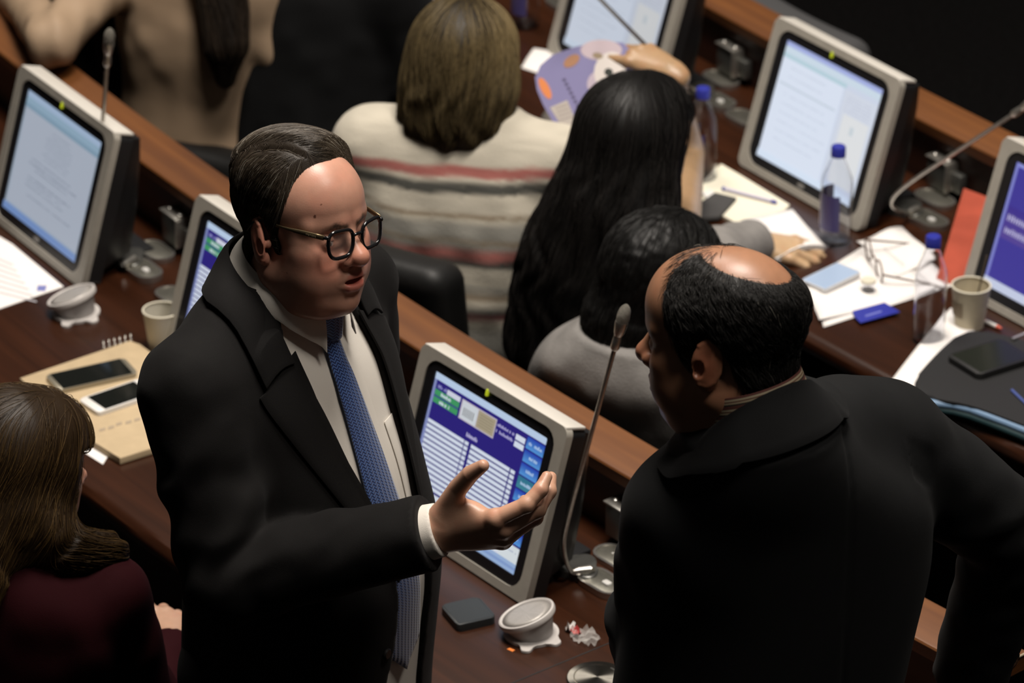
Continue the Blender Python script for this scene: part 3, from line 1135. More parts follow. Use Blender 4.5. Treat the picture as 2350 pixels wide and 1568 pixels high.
for i, (x, y) in enumerate(((228, 985), (248, 980), (266, 972), (288, 968), (308, 962))):
    mark_on(nb, [(x, y), (x + 14, y - 4), (x + 14, y + 2), (x, y + 6)], mat('faint_ink', (.34, .27, .19), .8), ZD + .0142, 'stamp_mark')

def phone(pts, label, body_m, z, th=.0085, glow=None, margin=(.08, .16)):
    """slab phone; pts = its four top corners in the photograph (near-left, far-left, far-right, near-right)"""
    W = [PX(x, y, z + th) for x, y in pts]
    c = sum(W, Vector()) / 4
    X = (W[3] - W[0] + W[2] - W[1]); X.z = 0
    L = X.length / 2; X.normalize()
    Y = Vector((-X.y, X.x, 0))
    w = abs((W[1] - W[0]).dot(Y) + (W[2] - W[3]).dot(Y)) / 2
    M = Matrix.Translation((c.x, c.y, z)) @ Matrix.Rotation(math.atan2(X.y, X.x), 4, 'Z')
    t = thing('mobile_phone', label, 'phone', M, 'mobile phones on the desks')
    prism('body', outline_rr(L, w, min(L, w) * .14, 5), 0, th, body_m, t, .0018)
    sl, sw = L * (1 - margin[1]), w * (1 - margin[0])
    s = prism('display', outline_rr(sl, sw, .002, 2), th - .0005, th + .0004, glow or GLASSBLK, t)
    s['label'] = 'glass display'
    return t
phone([(140, 895), (97, 862), (286, 820), (316, 856)], 'large dark phone lying at the upper edge of the brown notebook', mat('champagne_metal', (.34, .31, .24), .35, .6), ZD + .014, .009, None, (.06, .12))
phone([(224, 948), (180, 916), (322, 868), (370, 898)], 'white phone on the brown notebook next to the suited man', WHITE_PL, ZD + .014, .0085, None, (.10, .26))
phone([(1030, 1440), (1030, 1385), (1106, 1366), (1132, 1418)], 'dark grey phone at the edge of the open suit jacket', mat('slate_plastic', (.022, .025, .026), .45), ZD, .014, mat('slate_face', (.018, .021, .021), .4), (.1, .12))

# sweet wrapper by the speaker
def wrapper(px, py):
    t = thing('sweet_wrapper', 'crumpled clear and red sweet wrapper beside the round desk speaker', 'wrapper', deskM(px, py))
    r = random.Random(5)
    def crumple(x0, x1, w, h, n=9):
        V, F = [], []
        for j in range(n + 1):
            for i in range(6):
                f = j / n
                V.append((x0 + (x1 - x0) * f + r.uniform(-.002, .002), (i / 5 - .5) * w * (1 + .3 * math.sin(4 * f)) + r.uniform(-.0015, .0015), .001 + abs(r.gauss(0, h))))
        for j in range(n):
            for i in range(5):
                a = j * 6 + i; F.append((a, a + 1, a + 7, a + 6))
        return V, F
    V, F = crumple(-.006, .045, .03, .006)
    mk('clear_film', V, F, mat('clear_film', (.9, .88, .84), .12, alpha=.28, spec=.8), t, False)
    V, F = crumple(-.018, .002, .012, .006, 5)
    mk('red_end', V, F, mat('wrapper_red', (.55, .06, .06), .3), t, False)
    V, F = crumple(-.028, -.014, .015, .006, 4)
    mk('white_end', V, F, mat('wrapper_white', (.7, .68, .66), .4), t, False)
wrapper(1328, 1460)
flat_item('wrapper_scrap', [(1163, 1490), (1170, 1487), (1182, 1492), (1176, 1496)], mat('orange_foil', (.75, .22, .05), .35), 'tiny orange scrap under the front of the round speaker', 'scrap', th=.001)

# row behind: cream pad with pen, open notebook, papers, glasses, phone, blue card, papers, bag
pad = flat_item('paper_pad', [(1608, 420), (1655, 376), (1700, 402), (1812, 470), (1800, 482), (1690, 512), (1612, 470)], CREAMP, 'cream writing pad below the white page monitor', 'paper pad', th=.006)
def pen(p0, p1, z, m, label, tipm):
    a, b = PX(*p0, z), PX(*p1, z)
    c = (a + b) / 2
    t = thing('pen', label, 'pen', Matrix.Translation(c))
    a, b = a - c, b - c
    d = (b - a).normalized()
    tube('barrel', [a, b], .004, m, t, 10)
    tube('tip', [b, b + d * .009, b + d * .012], [.0042, .003, .0008], tipm, t, 10)
    tube('cap_end', [a - d * .006, a], [.0038, .0042], tipm, t, 10)
pen((1664, 434), (1772, 462), ZD + .0105, mat('pale_pen', (.52, .50, .62), .35), 'white pen with blue ends lying on the cream pad', BLUEP)
flat_item('eraser', [(1610, 440), (1632, 432), (1646, 446), (1622, 456)], WHITE_PL, 'small white eraser beside the cream pad', 'eraser', th=.012, bev=.003)
flat_item('dark_pouch', [(1596, 470), (1640, 440), (1690, 452), (1650, 496), (1600, 500)], mat('charcoal_cloth', (.05, .048, .047), .85), 'flat charcoal pouch between the black hair and the cream pad', 'pouch', th=.008, bev=.003, z=ZD + .0065)

# open notebook with curling pages
def open_notebook():
    c = PX(1832, 552, ZD)
    M = frame_at(c)
    t = thing('open_notebook', 'open white notebook with curling pages behind the balding head', 'notebook', M)
    Mi = M.inverted()
    cs = [Mi @ PX(x, y, ZD + .004) for x, y in ((1700, 515), (1818, 490), (1894, 580), (1780, 612))]
    def fn(lift):
        def g(u, v):
            p = cs[0].lerp(cs[1], u).lerp(cs[3].lerp(cs[2], u), v)
            return p + Vector((0, 0, lift + .018 * (v ** 2) * math.sin(u * 2.6 + .3)))
        return g
    rbox('cover', (.16, .15, .003), mat('notebook_cover', (.12, .11, .12), .6), t, tuple((cs[0] + cs[2]) / 2 - Vector((0, 0, .0022))), .001)
    for k in range(3):
        sheet('page', fn(.002 + .004 * k), 10, 8, WHITEP, t, .0012)
open_notebook()
def paper_pile():
    c = PX(1990, 640, ZD)
    M = frame_at(c)
    t = thing('paper_pile', 'loose white sheets under the folded eyeglasses', 'papers', M)
    Mi = M.inverted()
    for k, q in enumerate((((1862, 640), (2045, 526), (2192, 655), (1890, 752)), ((1850, 662), (2010, 560), (2150, 668), (1880, 742)), ((1965, 555), (2070, 530), (2150, 600), (2060, 640)))):
        cs = [Mi @ PX(x, y, ZD + .002) for x, y in q]
        def g(u, v, cs=cs, k=k):
            p = cs[0].lerp(cs[1], u).lerp(cs[3].lerp(cs[2], u), v)
            return p + Vector((0, 0, .001 + .003 * k + .004 * k * math.sin(5 * u + 2 * k) * math.sin(4 * v + k) ** 2))
        sheet('sheet', g, 14, 12, WHITEP, t, .001)
paper_pile()
phone([(1868, 672), (1862, 636), (1918, 598), (1982, 628)], 'phone with a glowing white display on the loose sheets', mat('white_case', (.6, .6, .6), .4), ZD + .008, .009, mat('phone_glow', (.05, .05, .05), .3, emit=(.50, .62, .80, .95)), (.06, .05))
card = flat_item('blue_card', [(1962, 728), (1956, 714), (2030, 694), (2066, 716), (1975, 741)], BLUEP, 'bright blue card hanging over the edge of the loose sheets', 'card', z=ZD + .007, th=.0012)
mark_on(card, [(1985, 724), (2022, 713), (2024, 716), (1987, 727)], mat('card_print', (.16, .18, .50), .5), ZD + .0083)

def loose_glasses():
    c = PX(2014, 612, ZD + .012)
    t = thing('eyeglasses', 'brown rimmed eyeglasses resting on the loose white sheets', 'eyeglasses', Matrix.Translation(c))
    BR = mat('tortoise', (.10, .055, .035), .3)
    A, B = PX(1993, 572, ZD + .03) - c, PX(2018, 622, ZD + .022) - c
    ax = (B - A).normalized()
    upv = Vector((0, 0, 1))
    for cc in (A, B):
        pts = [cc + ax * .024 * math.cos(a) + upv * .019 * math.sin(a) for a in np.linspace(0, 2 * PI, 25)]
        tube('rim', pts, .0018, BR, t, 6)
        Vv = [tuple(cc)] + [tuple(cc + ax * .023 * math.cos(a) + upv * .018 * math.sin(a)) for a in np.linspace(0, 2 * PI, 25)[:-1]]
        mk('lens', Vv, [(0, k + 1, (k + 1) % 24 + 1) for k in range(24)], mat('lens_clear', (.95, .95, .95), .03, alpha=.12, spec=.6), t, False)
    tube('bridge', [A + ax * .024 + upv * .004, (A + B) / 2 + upv * .008, B - ax * .024 + upv * .004], .0018, BR, t, 6)
    for s, cc in ((-1, A), (1, B)):
        h = cc + ax * s * .025 + upv * .006
        far = Vector((.115, .02 - .03 * s, 0)) + h; far.z = -.008
        tube('temple', [h, h.lerp(far, .75), far + Vector((.015, -.004, -.003))], [.002, .0018, .0016], BR, t, 6)
loose_glasses()
def clear_pot():
    t = thing('clear_pot', 'small clear plastic pot beside the glowing phone', 'pot', deskM(1992, 668, z=ZD + .004))
    lathe('wall', [(.0, .001), (.012, .001), (.014, .020), (.0132, .020), (.0115, .002), (0, .002)], CLEAR, t, 20)
    lathe('lid', [(.0, .024), (.0135, .024), (.015, .022), (.015, .019), (.0, .019)], mat('cream_lid', (.66, .62, .5), .5), t, 20)
clear_pot()

def red_folder():
    W = [PX(2150, 640, ZD + .004), PX(2212, 432, ZD + .06), PX(2266, 452, ZD + .06), PX(2208, 662, ZD + .004)]
    c = (W[0] + W[3]) / 2
    t = thing('red_folder', 'red folder propped against the purple blue monitor', 'folder', Matrix.Translation((c.x, c.y, ZD)))
    o = Vector((c.x, c.y, ZD))
    P = [p - o for p in W]
    n = (P[1] - P[0]).cross(P[3] - P[0]).normalized()
    RED = mat('red_card', (.36, .055, .025), .65, noise=(14, .12))
    for k in range(2):
        q = [p + n * (.004 * k) for p in P] + [p + n * (.004 * k + .0025) for p in P]
        mk('cover', [tuple(p) for p in q], [(3, 2, 1, 0), (4, 5, 6, 7), (0, 1, 5, 4), (1, 2, 6, 5), (2, 3, 7, 6), (3, 0, 4, 7)], RED, t, False)
    q = [p * .985 + n * .0026 for p in P] + [p * .985 + n * .0038 for p in P]
    mk('sheet', [tuple(p) for p in q], [(3, 2, 1, 0), (4, 5, 6, 7), (0, 1, 5, 4), (1, 2, 6, 5), (2, 3, 7, 6), (3, 0, 4, 7)], WHITEP, t, False)
red_folder()
def tan_clip(px, py, label, m):
    t = thing('key_tag', label, 'key tag', deskM(px, py))
    prism('tag', outline_rr(.022, .036, .006, 4), 0, .005, m, t, .001, M=Matrix.Translation((0, 0, .02)) @ Matrix.Rotation(.9, 4, 'X'))
    tube('ring', [(.0 + .008 * math.cos(a), -.012 + .008 * math.sin(a), .006) for a in np.linspace(0, 2 * PI, 14)], .0012, METAL, t, 6)
tan_clip(2255, 445, 'small tan key tag behind the red folder', mat('tan_leather', (.30, .22, .10), .6))
tan_clip(1740, 188, 'small cream and yellow tag left of the white page monitor', mat('cream_leather', (.55, .48, .34), .6))
pen((2262, 738), (2288, 750), ZD + .005, WHITE_PL, 'short white stick with a red end behind the paper cup', mat('red_plastic', (.6, .10, .05), .4))

def curved_sheet(q, bulge, label, name='paper_sheet', m=None, th=.0008, zs=(ZD + .002,) * 4):
    W = [PX(x, y, z) for (x, y), z in zip(q, zs)]
    c = sum(W, Vector()) / 4; c.z = ZD
    t = sheet(name, lambda u, v: (W[0].lerp(W[1], u).lerp(W[3].lerp(W[2], u), v) - c + Vector((0, 0, bulge * math.sin(PI * u) * (.4 + .6 * v)))), 14, 10, m or WHITEP, None, th)
    t.location = c
    return tag(t, label, 'paper', 'white sheets on the desks')
curved_sheet([(2040, 880), (2182, 706), (2244, 752), (2120, 900)], .012, 'long white sheet curling beside the black bag')
curved_sheet([(850, -40), (905, 90), (960, 88), (1010, -40)], .004, 'white sheets at the top photo edge beside the brown bob haircut')
curved_sheet([(1196, 155), (1225, 110), (1290, 120), (1270, 180)], .006, 'white sheet under the purple fan, nearest the brown hair')
curved_sheet([(1240, 335), (1262, 280), (1350, 270), (1345, 335)], .006, 'white sheet below the purple fan, by the striped shoulder')

# black document bag with blue piping, phone on it
def doc_bag():
    zt = ZD + .035
    c = PX(2290, 860, ZD)
    M = Matrix.Translation(c)
    t = thing('document_bag', 'black document bag with light blue piping on the rear desk', 'bag', M)
    out = [(2086, 884), (2150, 810), (2212, 756), (2270, 760), (2420, 800), (2620, 900), (2560, 1050), (2440, 1010), (2330, 968), (2230, 930), (2140, 915)]
    W = [PX(x, y, zt) - c for x, y in out]
    pts = [(p.x, p.y) for p in W]
    for _ in range(2):
        q = []
        for i in range(len(pts)):
            a, b = pts[i], pts[(i + 1) % len(pts)]
            q += [(a[0] * .78 + b[0] * .22, a[1] * .78 + b[1] * .22), (a[0] * .22 + b[0] * .78, a[1] * .22 + b[1] * .78)]
        pts = q
    ar = sum(pts[i][0] * pts[(i + 1) % len(pts)][1] - pts[(i + 1) % len(pts)][0] * pts[i][1] for i in range(len(pts)))
    if ar < 0: pts = pts[::-1]
    prism('body', pts, .001, .035, mat('black_nylon', (.010, .010, .011), .75, bump=(900, .3)), t, .006, 3)
    W = [PX(x, y, ZD + .024) - c for x, y in ((2110, 924), (2150, 927), (2190, 932), (2230, 942), (2270, 957), (2310, 972), (2350, 988), (2400, 1008))]
    p = tube('piping', W, .0075, mat('blue_piping', (.16, .26, .40), .5), t, 10)
    p['label'] = 'light blue piping'
    W = [PX(x, y, ZD + .013) - c for x, y in ((2110, 936), (2150, 940), (2190, 946), (2230, 957), (2270, 972), (2310, 988), (2350, 1004), (2400, 1024))]
    tube('lower_piping', W, .008, mat('teal_piping', (.008, .03, .035), .6), t, 10)
    W = [PX(x, y, ZD + .037) - c for x, y in ((2322, 896), (2345, 918), (2370, 942))]
    tube('zip_pull', W, .003, mat('blue_cord', (.06, .09, .28), .5), t, 8)
doc_bag()
phone([(2236, 860), (2180, 815), (2300, 770), (2368, 826)], 'black phone lying on top of the black document bag', mat('black_rubber', (.012, .012, .012), .5), ZD + .0355, .012, mat('dark_glass', (.016, .018, .014), .18), (.12, .15))
o = tube('brass_strip', [PX(2308, 990, ZD - .012) - PX(2350, 1012, ZD - .012), Vector(), PX(2400, 1040, ZD - .012) - PX(2350, 1012, ZD - .012)], .006, mat('brass', (.50, .38, .18), .35, .8), None, 8)
o.location = PX(2350, 1012, ZD - .012)
tag(o, 'short brass strip on the rear desk edge under the black bag', 'trim')
o = tube('silver_pen', [PX(2322, 779, ZD + .038) - PX(2340, 772, ZD + .038), PX(2372, 758, ZD + .038) - PX(2340, 772, ZD + .038)], .0035, METAL, None, 8)
o.location = PX(2340, 772, ZD + .038)
tag(o, 'silver pen at the right photo edge on the black bag', 'pen')
# ------------------------------------------------------------------ people: sculpted heads, hands, clothes
SKIN = mat('skin', rough=.37, attr='Col', sss=.08, bump=(420, .05), noise=(55, .06), spec=.5)
HAIRM = mat('hair', rough=.45, attr='Col', spec=.28, bump=(700, .2))

def head_field(fat=0.0, nose=1.0, open_mouth=.003, female=0.0, lid=.0045):
    """head in its own frame: x forward, y left, z up, origin between the ears"""
    def f(P):
        A = P.copy(); A[:, 1] = np.abs(A[:, 1])         # mirrored halves
        d = ell(P, (-.010, 0, .045), (.100, .076, .080))
        d = smin(d, ell(P, (.036, 0, .045), (.060, .062, .064)), .03)
        d = smin(d, ell(P, (.036, 0, -.030), (.060, .058, .084)), .03)
        jw = 1.0 + .10 * fat - .05 * female
        d = smin(d, cone(A, (-.002, .050 * jw, -.058), (.060, .022 * jw, -.098), .021, .019), .03)
        d = smin(d, ell(P, (.080, 0, -.096), (.022, .027, .020)), .014)
        d = smin(d, ell(A, (.056, .046, -.016), (.027, .021, .020)), .022)
        d = smin(d, ell(A, (.050, .036, -.054), (.036 + .006 * fat, .028 + .008 * fat, .036)), .026)
        d = smin(d, ell(P, (.082, 0, -.056), (.026, .031, .027)), .02)
        if fat > 0:
            d = smin(d, ell(P, (.016, 0, -.106), (.054, .052 * jw, .030 * fat)), .030)
        d = smin(d, cone(A, (.084, .012, .027), (.066, .048, .026), .0135 - .002 * female, .011), .014)
        # eye sockets
        d = smax(d, -ell(A, (.100, .033, .006), (.018, .020, .0125)), .014)
        # nose
        n = cone(P, (.088, 0, .018), (.110 + .006 * (nose - 1) * 5, 0, -.019), .0082, .0112 * nose)
        n = smin(n, ell(P, (.1135, 0, -.0215), (.0130 * nose, .0130 * nose, .0115 * nose)), .008)
        n = smin(n, ell(A, (.1035, .0135 * nose, -.0265), (.0105, .0085, .0088)), .006)
        d = smin(d, n, .010)
        d = smax(d, -ell(A, (.1095, .0070, -.0350), (.0060, .0038, .0042)), .003)
        # lips and mouth
        up_l = chain(A, [(.1055, 0, -.0525), (.1042, .010, -.0512), (.094, .028, -.0585)], [.0066, .0060, .0028])
        lo_l = chain(A, [(.1045, 0, -.0680), (.1028, .010, -.0672), (.094, .027, -.0610)], [.0080, .0074, .0030])
        d = smin(d, np.minimum(up_l, lo_l), .004)
        d = smax(d, -ell(P, (.108, 0, -.0592), (.016, .0190, .0014 + open_mouth)), .003)
        # eyes with lids
        ec = (.0765, .0325, .0030)
        lidd = smax(_len(A - np.array(ec, dtype=A.dtype)) - .0146, -ell(A, (.0935, .0315, .0012), (.012, .0105, lid)), .0012)
        d = smin(d, lidd, .004)
        d = smax(d, -ell(A, (.0945, .0315, .0012), (.010, .0105, lid)), .0012)
        d = np.minimum(d, _len(A - np.array(ec, dtype=A.dtype)) - .0128)
        # ears
        Re = rot_xyz(0, math.radians(-14), math.radians(22))
        e = ell(A, (-.010, .0795, -.003), (.0195, .0062, .0325), Re)
        e = smin(e, ell(A, (-.003, .0760, -.030), (.010, .0055, .0105)), .008)
        e = smax(e, -ell(A, (-.0005, .0865, -.009), (.0075, .0062, .0115), Re), .003)
        e = smax(e, -ell(A, (-.0125, .0880, .010), (.0085, .0048, .0155), Re), .003)
        a = np.linspace(-1.9, 2.3, 9)
        rim = []
        for t in a:
            q = np.array([-.0185 * math.cos(t) - 0.0, 0.0, .0305 * math.sin(t)])
            rim.append(tuple(np.array([-.010, .0800, -.003]) + np.array(Re) @ q))
        e = smin(e, chain(A, rim, [.0026] * 9), .003)
        e = smin(e, ell(A, (.0075, .0765, -.006), (.0040, .0050, .0065)), .004)
        d = smin(d, e, .004)
        # neck
        nr = 1 + .10 * fat - .16 * female
        d = smin(d, cone(P, (-.024, 0, -.055), (-.052, 0, -.21), .057 * nr, .064 * nr), .03)
        return d
    return f

def head_colors(V, base, fat=0.0, gaze=(1, -.1, -.2), brow=(.03, .022, .016), stubble=.12, bald=None, brow_on=True, iris=(.05, .03, .02)):
    V = np.asarray(V); A = V.copy(); A[:, 1] = np.abs(A[:, 1])
    A32 = A.astype(np.float32)
    n = len(V)
    C = np.tile(np.array(base), (n, 1))
    def blend(mask, col):
        nonlocal C
        m = np.clip(mask, 0, 1)[:, None]
        C = C * (1 - m) + np.array(col) * m
    b = np.array(base)
    red = b * np.array([1.12, .72, .68])
    g = lambda c, r: np.exp(-((A - np.array(c)) ** 2 / np.array(r) ** 2).sum(1))
    blend(.7 * g((.075, .040, -.03), (.03, .025, .025)), red)
    blend(.8 * g((.118, 0, -.022), (.014, .02, .016)), red)
    blend(.75 * g((-.01, .083, -.005), (.025, .012, .04)), red * np.array([1.0, .95, .95]))
    if stubble:
        blend(stubble * 2.2 * np.clip(g((.07, .0, -.085), (.05, .06, .03)) + g((.09, 0, -.046), (.02, .03, .006)), 0, .5), b * .55)
    blend(.25 * np.clip(vnoise(V, 60) , 0, 1), red)
    lip = np.minimum(chain(A32, [(.1055, 0, -.0525), (.1042, .010, -.0512), (.094, .028, -.0585)], [.0066, .0060, .0028]),
                     chain(A32, [(.1045, 0, -.0680), (.1028, .010, -.0672), (.094, .027, -.0610)], [.0080, .0074, .0030]))
    blend(np.clip((.0012 - lip) / .0016, 0, 1) * .85, b * np.array([1.05, .52, .56]))
    mouth = ell(A32, (.100, 0, -.0592), (.016, .0190, .0034))
    blend(np.clip(-mouth / .001, 0, 1) * (A[:, 0] < .100), (.05, .012, .010))
    if brow_on:
        bw = chain(A32, [(.0985, .012, .0255), (.093, .026, .0295), (.076, .049, .0245)], [.0050, .0056, .0028])
        blend(np.clip((.0022 - bw + .0010 * vnoise(V, 500)) / .0035, 0, 1) * .88, brow)
    # eyes
    dist = _len(A - np.array((.0765, .0325, .0030)))
    eye = (dist < .01335) & (A[:, 0] > .078)
    C[eye] = (.46, .40, .36)
    gz = np.array(gaze) / np.linalg.norm(gaze)
    q = (V - np.array((.0765, 0, .0030)) - np.stack([np.zeros(n), np.sign(V[:, 1]) * .0325, np.zeros(n)], 1)) / .0130
    ang = q @ gz
    C[eye & (ang > .90)] = iris
    C[eye & (ang > .975)] = (.004, .004, .004)
    nost = ell(A32, (.1095, .0070, -.0345), (.0068, .0044, .0050))
    blend(np.clip(-nost / .001, 0, 1), b * .18)
    # a few moles
    return C

def finger_pts(base, lens, curls, splay):
    p = np.array(base, float); out = [p.copy()]
    a = 0.0
    for L, c in zip(lens, curls):
        a += math.radians(c)
        d = np.array([math.cos(a) * math.cos(math.radians(splay)), math.cos(a) * math.sin(math.radians(splay)), -math.sin(a)])
        p = p + d * L
        out.append(p.copy())
    return out

def hand_field(curls, splay=(6, 1, -4, -10), thumb=((.9, .55, -.25), (.95, .35, -.1), (1, .1, 0)), mirror=False, scale=1.0, arm=.10, arm_r=(.024, .034)):
    """hand in its own frame: wrist at the origin, x to the fingers, y to the thumb, z the back of the hand"""
    bases = [(.090, .026, .002), (.094, .005, .004), (.089, -.016, .002), (.080, -.034, -.003)]
    lens = [(.044, .026, .020), (.049, .030, .021), (.045, .028, .020), (.035, .021, .018)]
    rad = [(.0118, .0104, .0092, .0072), (.0120, .0106, .0094, .0074), (.0114, .0101, .0090, .0070), (.0102, .0090, .0080, .0062)]
    fp = [finger_pts(b, l, c, s) for b, l, c, s in zip(bases, lens, curls, splay)]
    tp = [np.array((.018, .026, -.010))]
    for d, L in zip(thumb, (.046, .034, .026)):
        d = np.array(d, float); d /= np.linalg.norm(d)
        tp.append(tp[-1] + d * L)
    def f(P):
        if mirror:
            P = P.copy(); P[:, 1] *= -1
        if scale != 1.0: P = P / scale
        z = (np.array([0, 0, 1.0]), .78)
        d = cone(P, (0, .010, 0), (.088, .022, .000), .0200, .0135)
        d = smin(d, cone(P, (0, .002, 0), (.090, .004, .001), .0205, .0140), .012)
        d = smin(d, cone(P, (0, -.006, 0), (.084, -.015, .000), .0200, .0135), .012)
        d = smin(d, cone(P, (0, -.012, 0), (.074, -.032, -.004), .0190, .0125), .012)
        d = smin(d, ell(P, (.040, .024, -.012), (.030, .018, .016)), .014)
        d = smin(d, ell(P, (.040, -.024, -.009), (.034, .014, .015)), .014)
        d = smin(d, cone(P, (.0, 0, 0), (-arm, 0, 0), arm_r[0], arm_r[1], (np.array([0, 0, 1.0]), .82)), .014)
        for pts, r in zip(fp, rad):
            fd = chain(P, pts, r)
            for q, rr in zip(pts[:3], r):
                fd = smin(fd, _len(P - q.astype(P.dtype)) - rr * 1.06, .003)
            d = smin(d, fd, .006)
        d = smin(d, chain(P, tp, [.0165, .0125, .0112, .0080]), .010)
        # nails: shallow flats on the last joints
        return d * scale
    f.tips = [p[-1] for p in fp] + [tp[-1]]
    f.joints = fp; f.thumb = tp
    return f

def hand_colors(V, base):
    V = np.asarray(V)
    b = np.array(base)
    C = np.tile(b, (len(V), 1))
    m = np.clip(vnoise(V, 90), 0, 1)[:, None] * .35
    return C * (1 - m) + b * np.array([1.08, .75, .7]) * m

def to_local(M, P): return M.inverted() @ Vector(P)

def part_sdf(name, f, lo, hi, h, m, parent, colfn=None, M=None, smooth=True, uvfn=None):
    V, F = sculpt(f, lo, hi, h)
    col = colfn(V) if colfn is not None else None
    uv = uvfn(V) if uvfn is not None else None
    return mk(name, V, F, m, parent, smooth, col=col, M=M, uv=uv)

def ray_x(f, Y, Z, x0=.4, sgn=-1, off=0.0):
    """front surface of f: march along x from the outside"""
    P = np.stack([np.full(len(Y), x0), Y, Z], 1)
    for _ in range(60):
        d = f(P.astype(np.float32)) - off
        P[:, 0] += sgn * np.clip(d, -.05, .05) * .8
        if np.abs(d).max() < 2e-4: break
    return P

def grid_mesh(name, P, m, parent, thick=.002, uv=None, smooth=True, offset=0, sub=0):
    """P: array (rows, cols, 3)"""
    nr, nc = P.shape[:2]
    F = [(r * nc + c, r * nc + c + 1, (r + 1) * nc + c + 1, (r + 1) * nc + c) for r in range(nr - 1) for c in range(nc - 1)]
    UV = None
    if uv is not None: UV = uv.reshape(-1, 2)
    o = mk(name, P.reshape(-1, 3), F, m, parent, smooth, uv=UV)
    if thick:
        s = o.modifiers.new('thickness', 'SOLIDIFY'); s.thickness = thick; s.offset = offset
        b = o.modifiers.new('soft_edge', 'BEVEL'); b.width = thick * .35; b.segments = 2; b.limit_method = 'ANGLE'
    return o

def smooth_path(pts, n):
    """Catmull-Rom through points, n samples"""
    pts = np.asarray(pts, float)
    t = np.linspace(0, len(pts) - 1, n)
    i = np.clip(t.astype(int), 0, len(pts) - 2)
    u = (t - i)[:, None]
    p0 = pts[np.clip(i - 1, 0, None)]; p1 = pts[i]; p2 = pts[i + 1]; p3 = pts[np.clip(i + 2, None, len(pts) - 1)]
    return .5 * (2 * p1 + (p2 - p0) * u + (2 * p0 - 5 * p1 + 4 * p2 - p3) * u**2 + (3 * p1 - p0 - 3 * p2 + p3) * u**3)

def pw(z, tab):
    """piecewise-linear table lookup, tab = [(z, value), ...]"""
    t = sorted(tab)
    return np.interp(z, [a for a, _ in t], [b for _, b in t])

def legs_field(hip_z=.93, gap=.10, r=(.098, .078, .058), feet=((0, .1), (0, -.1)), knee=None):
    def f(P):
        d = None
        for (fx, fy) in feet:
            s = 1 if fy > 0 else -1
            hp = (0, s * gap, hip_z - .02)
            kp = knee[0 if s > 0 else 1] if knee else ((fx) * .5 + .01, s * gap * .5 + fy * .5, hip_z * .54)
            ap = (fx, fy, .10)
            e = chain(P, [hp, kp, ap], r)
            d = e if d is None else np.minimum(d, e)
        d = smin(d, ell(P, (0, 0, hip_z), (.13, .185, .11)), .04)
        return np.maximum(d, .075 - P[:, 2])
    return f

def shoes(parent, feet, m, rotz=0.0):
    for fx, fy in feet:
        def f(P, fx=fx, fy=fy):
            d = ell(P, (fx + .06, fy, .035), (.125, .045, .038))
            d = smin(d, cone(P, (fx, fy, .05), (fx, fy, .11), .042, .040), .03)
            return np.maximum(d, -P[:, 2] + .002)
        part_sdf('shoe', f, (fx - .1, fy - .08, -.01), (fx + .22, fy + .08, .16), .008, m, parent)
# ------------------------------------------------------------------ the standing man with glasses
def skin_tone(*c): return srgb(*c)
SUIT1 = mat('charcoal_suit', (.0058, .0052, .0051), .8, spec=.16, sheen=.02, bump=(1500, .25), noise=(12, .15))
SHIRT = mat('white_shirt', (.66, .62, .56), .8, bump=(900, .15))

def tie_material():
    m = bpy.data.materials.new('blue_woven_tie'); m.use_nodes = True
    nt = m.node_tree; b = nt.nodes['Principled BSDF']
    b.inputs['Roughness'].default_value = .42
    b.inputs['Sheen Weight'].default_value = .3
    tc = nt.nodes.new('ShaderNodeTexCoord')
    sep = nt.nodes.new('ShaderNodeSeparateXYZ'); nt.links.new(tc.outputs['UV'], sep.inputs[0])
    def mth(op, a, bb):
        n = nt.nodes.new('ShaderNodeMath'); n.operation = op
        for i, v in enumerate((a, bb)):
            if v is None: continue
            if isinstance(v, (int, float)): n.inputs[i].default_value = v
            else: nt.links.new(v, n.inputs[i])
        return n.outputs[0]
    # chevron rows: v + zigzag(u)
    zz = mth('PINGPONG', mth('MULTIPLY', sep.outputs[0], 250.0), 1.0)
    row = mth('ADD', mth('MULTIPLY', sep.outputs[1], 205.0), mth('MULTIPLY', zz, .9))
    fr = mth('FRACT', row, None)
    cr = nt.nodes.new('ShaderNodeValToRGB')
    cr.color_ramp.elements[0].position = .42; cr.color_ramp.elements[0].color = (.006, .016, .085, 1)
    cr.color_ramp.elements[1].position = .58; cr.color_ramp.elements[1].color = (.085, .175, .45, 1)
    nt.links.new(fr, cr.inputs[0])
    nt.links.new(cr.outputs[0], b.inputs['Base Color'])
    bp = nt.nodes.new('ShaderNodeBump'); bp.inputs['Distance'].default_value = .0008
    nt.links.new(fr, bp.inputs['Height']); nt.links.new(bp.outputs[0], b.inputs['Normal'])
    return m

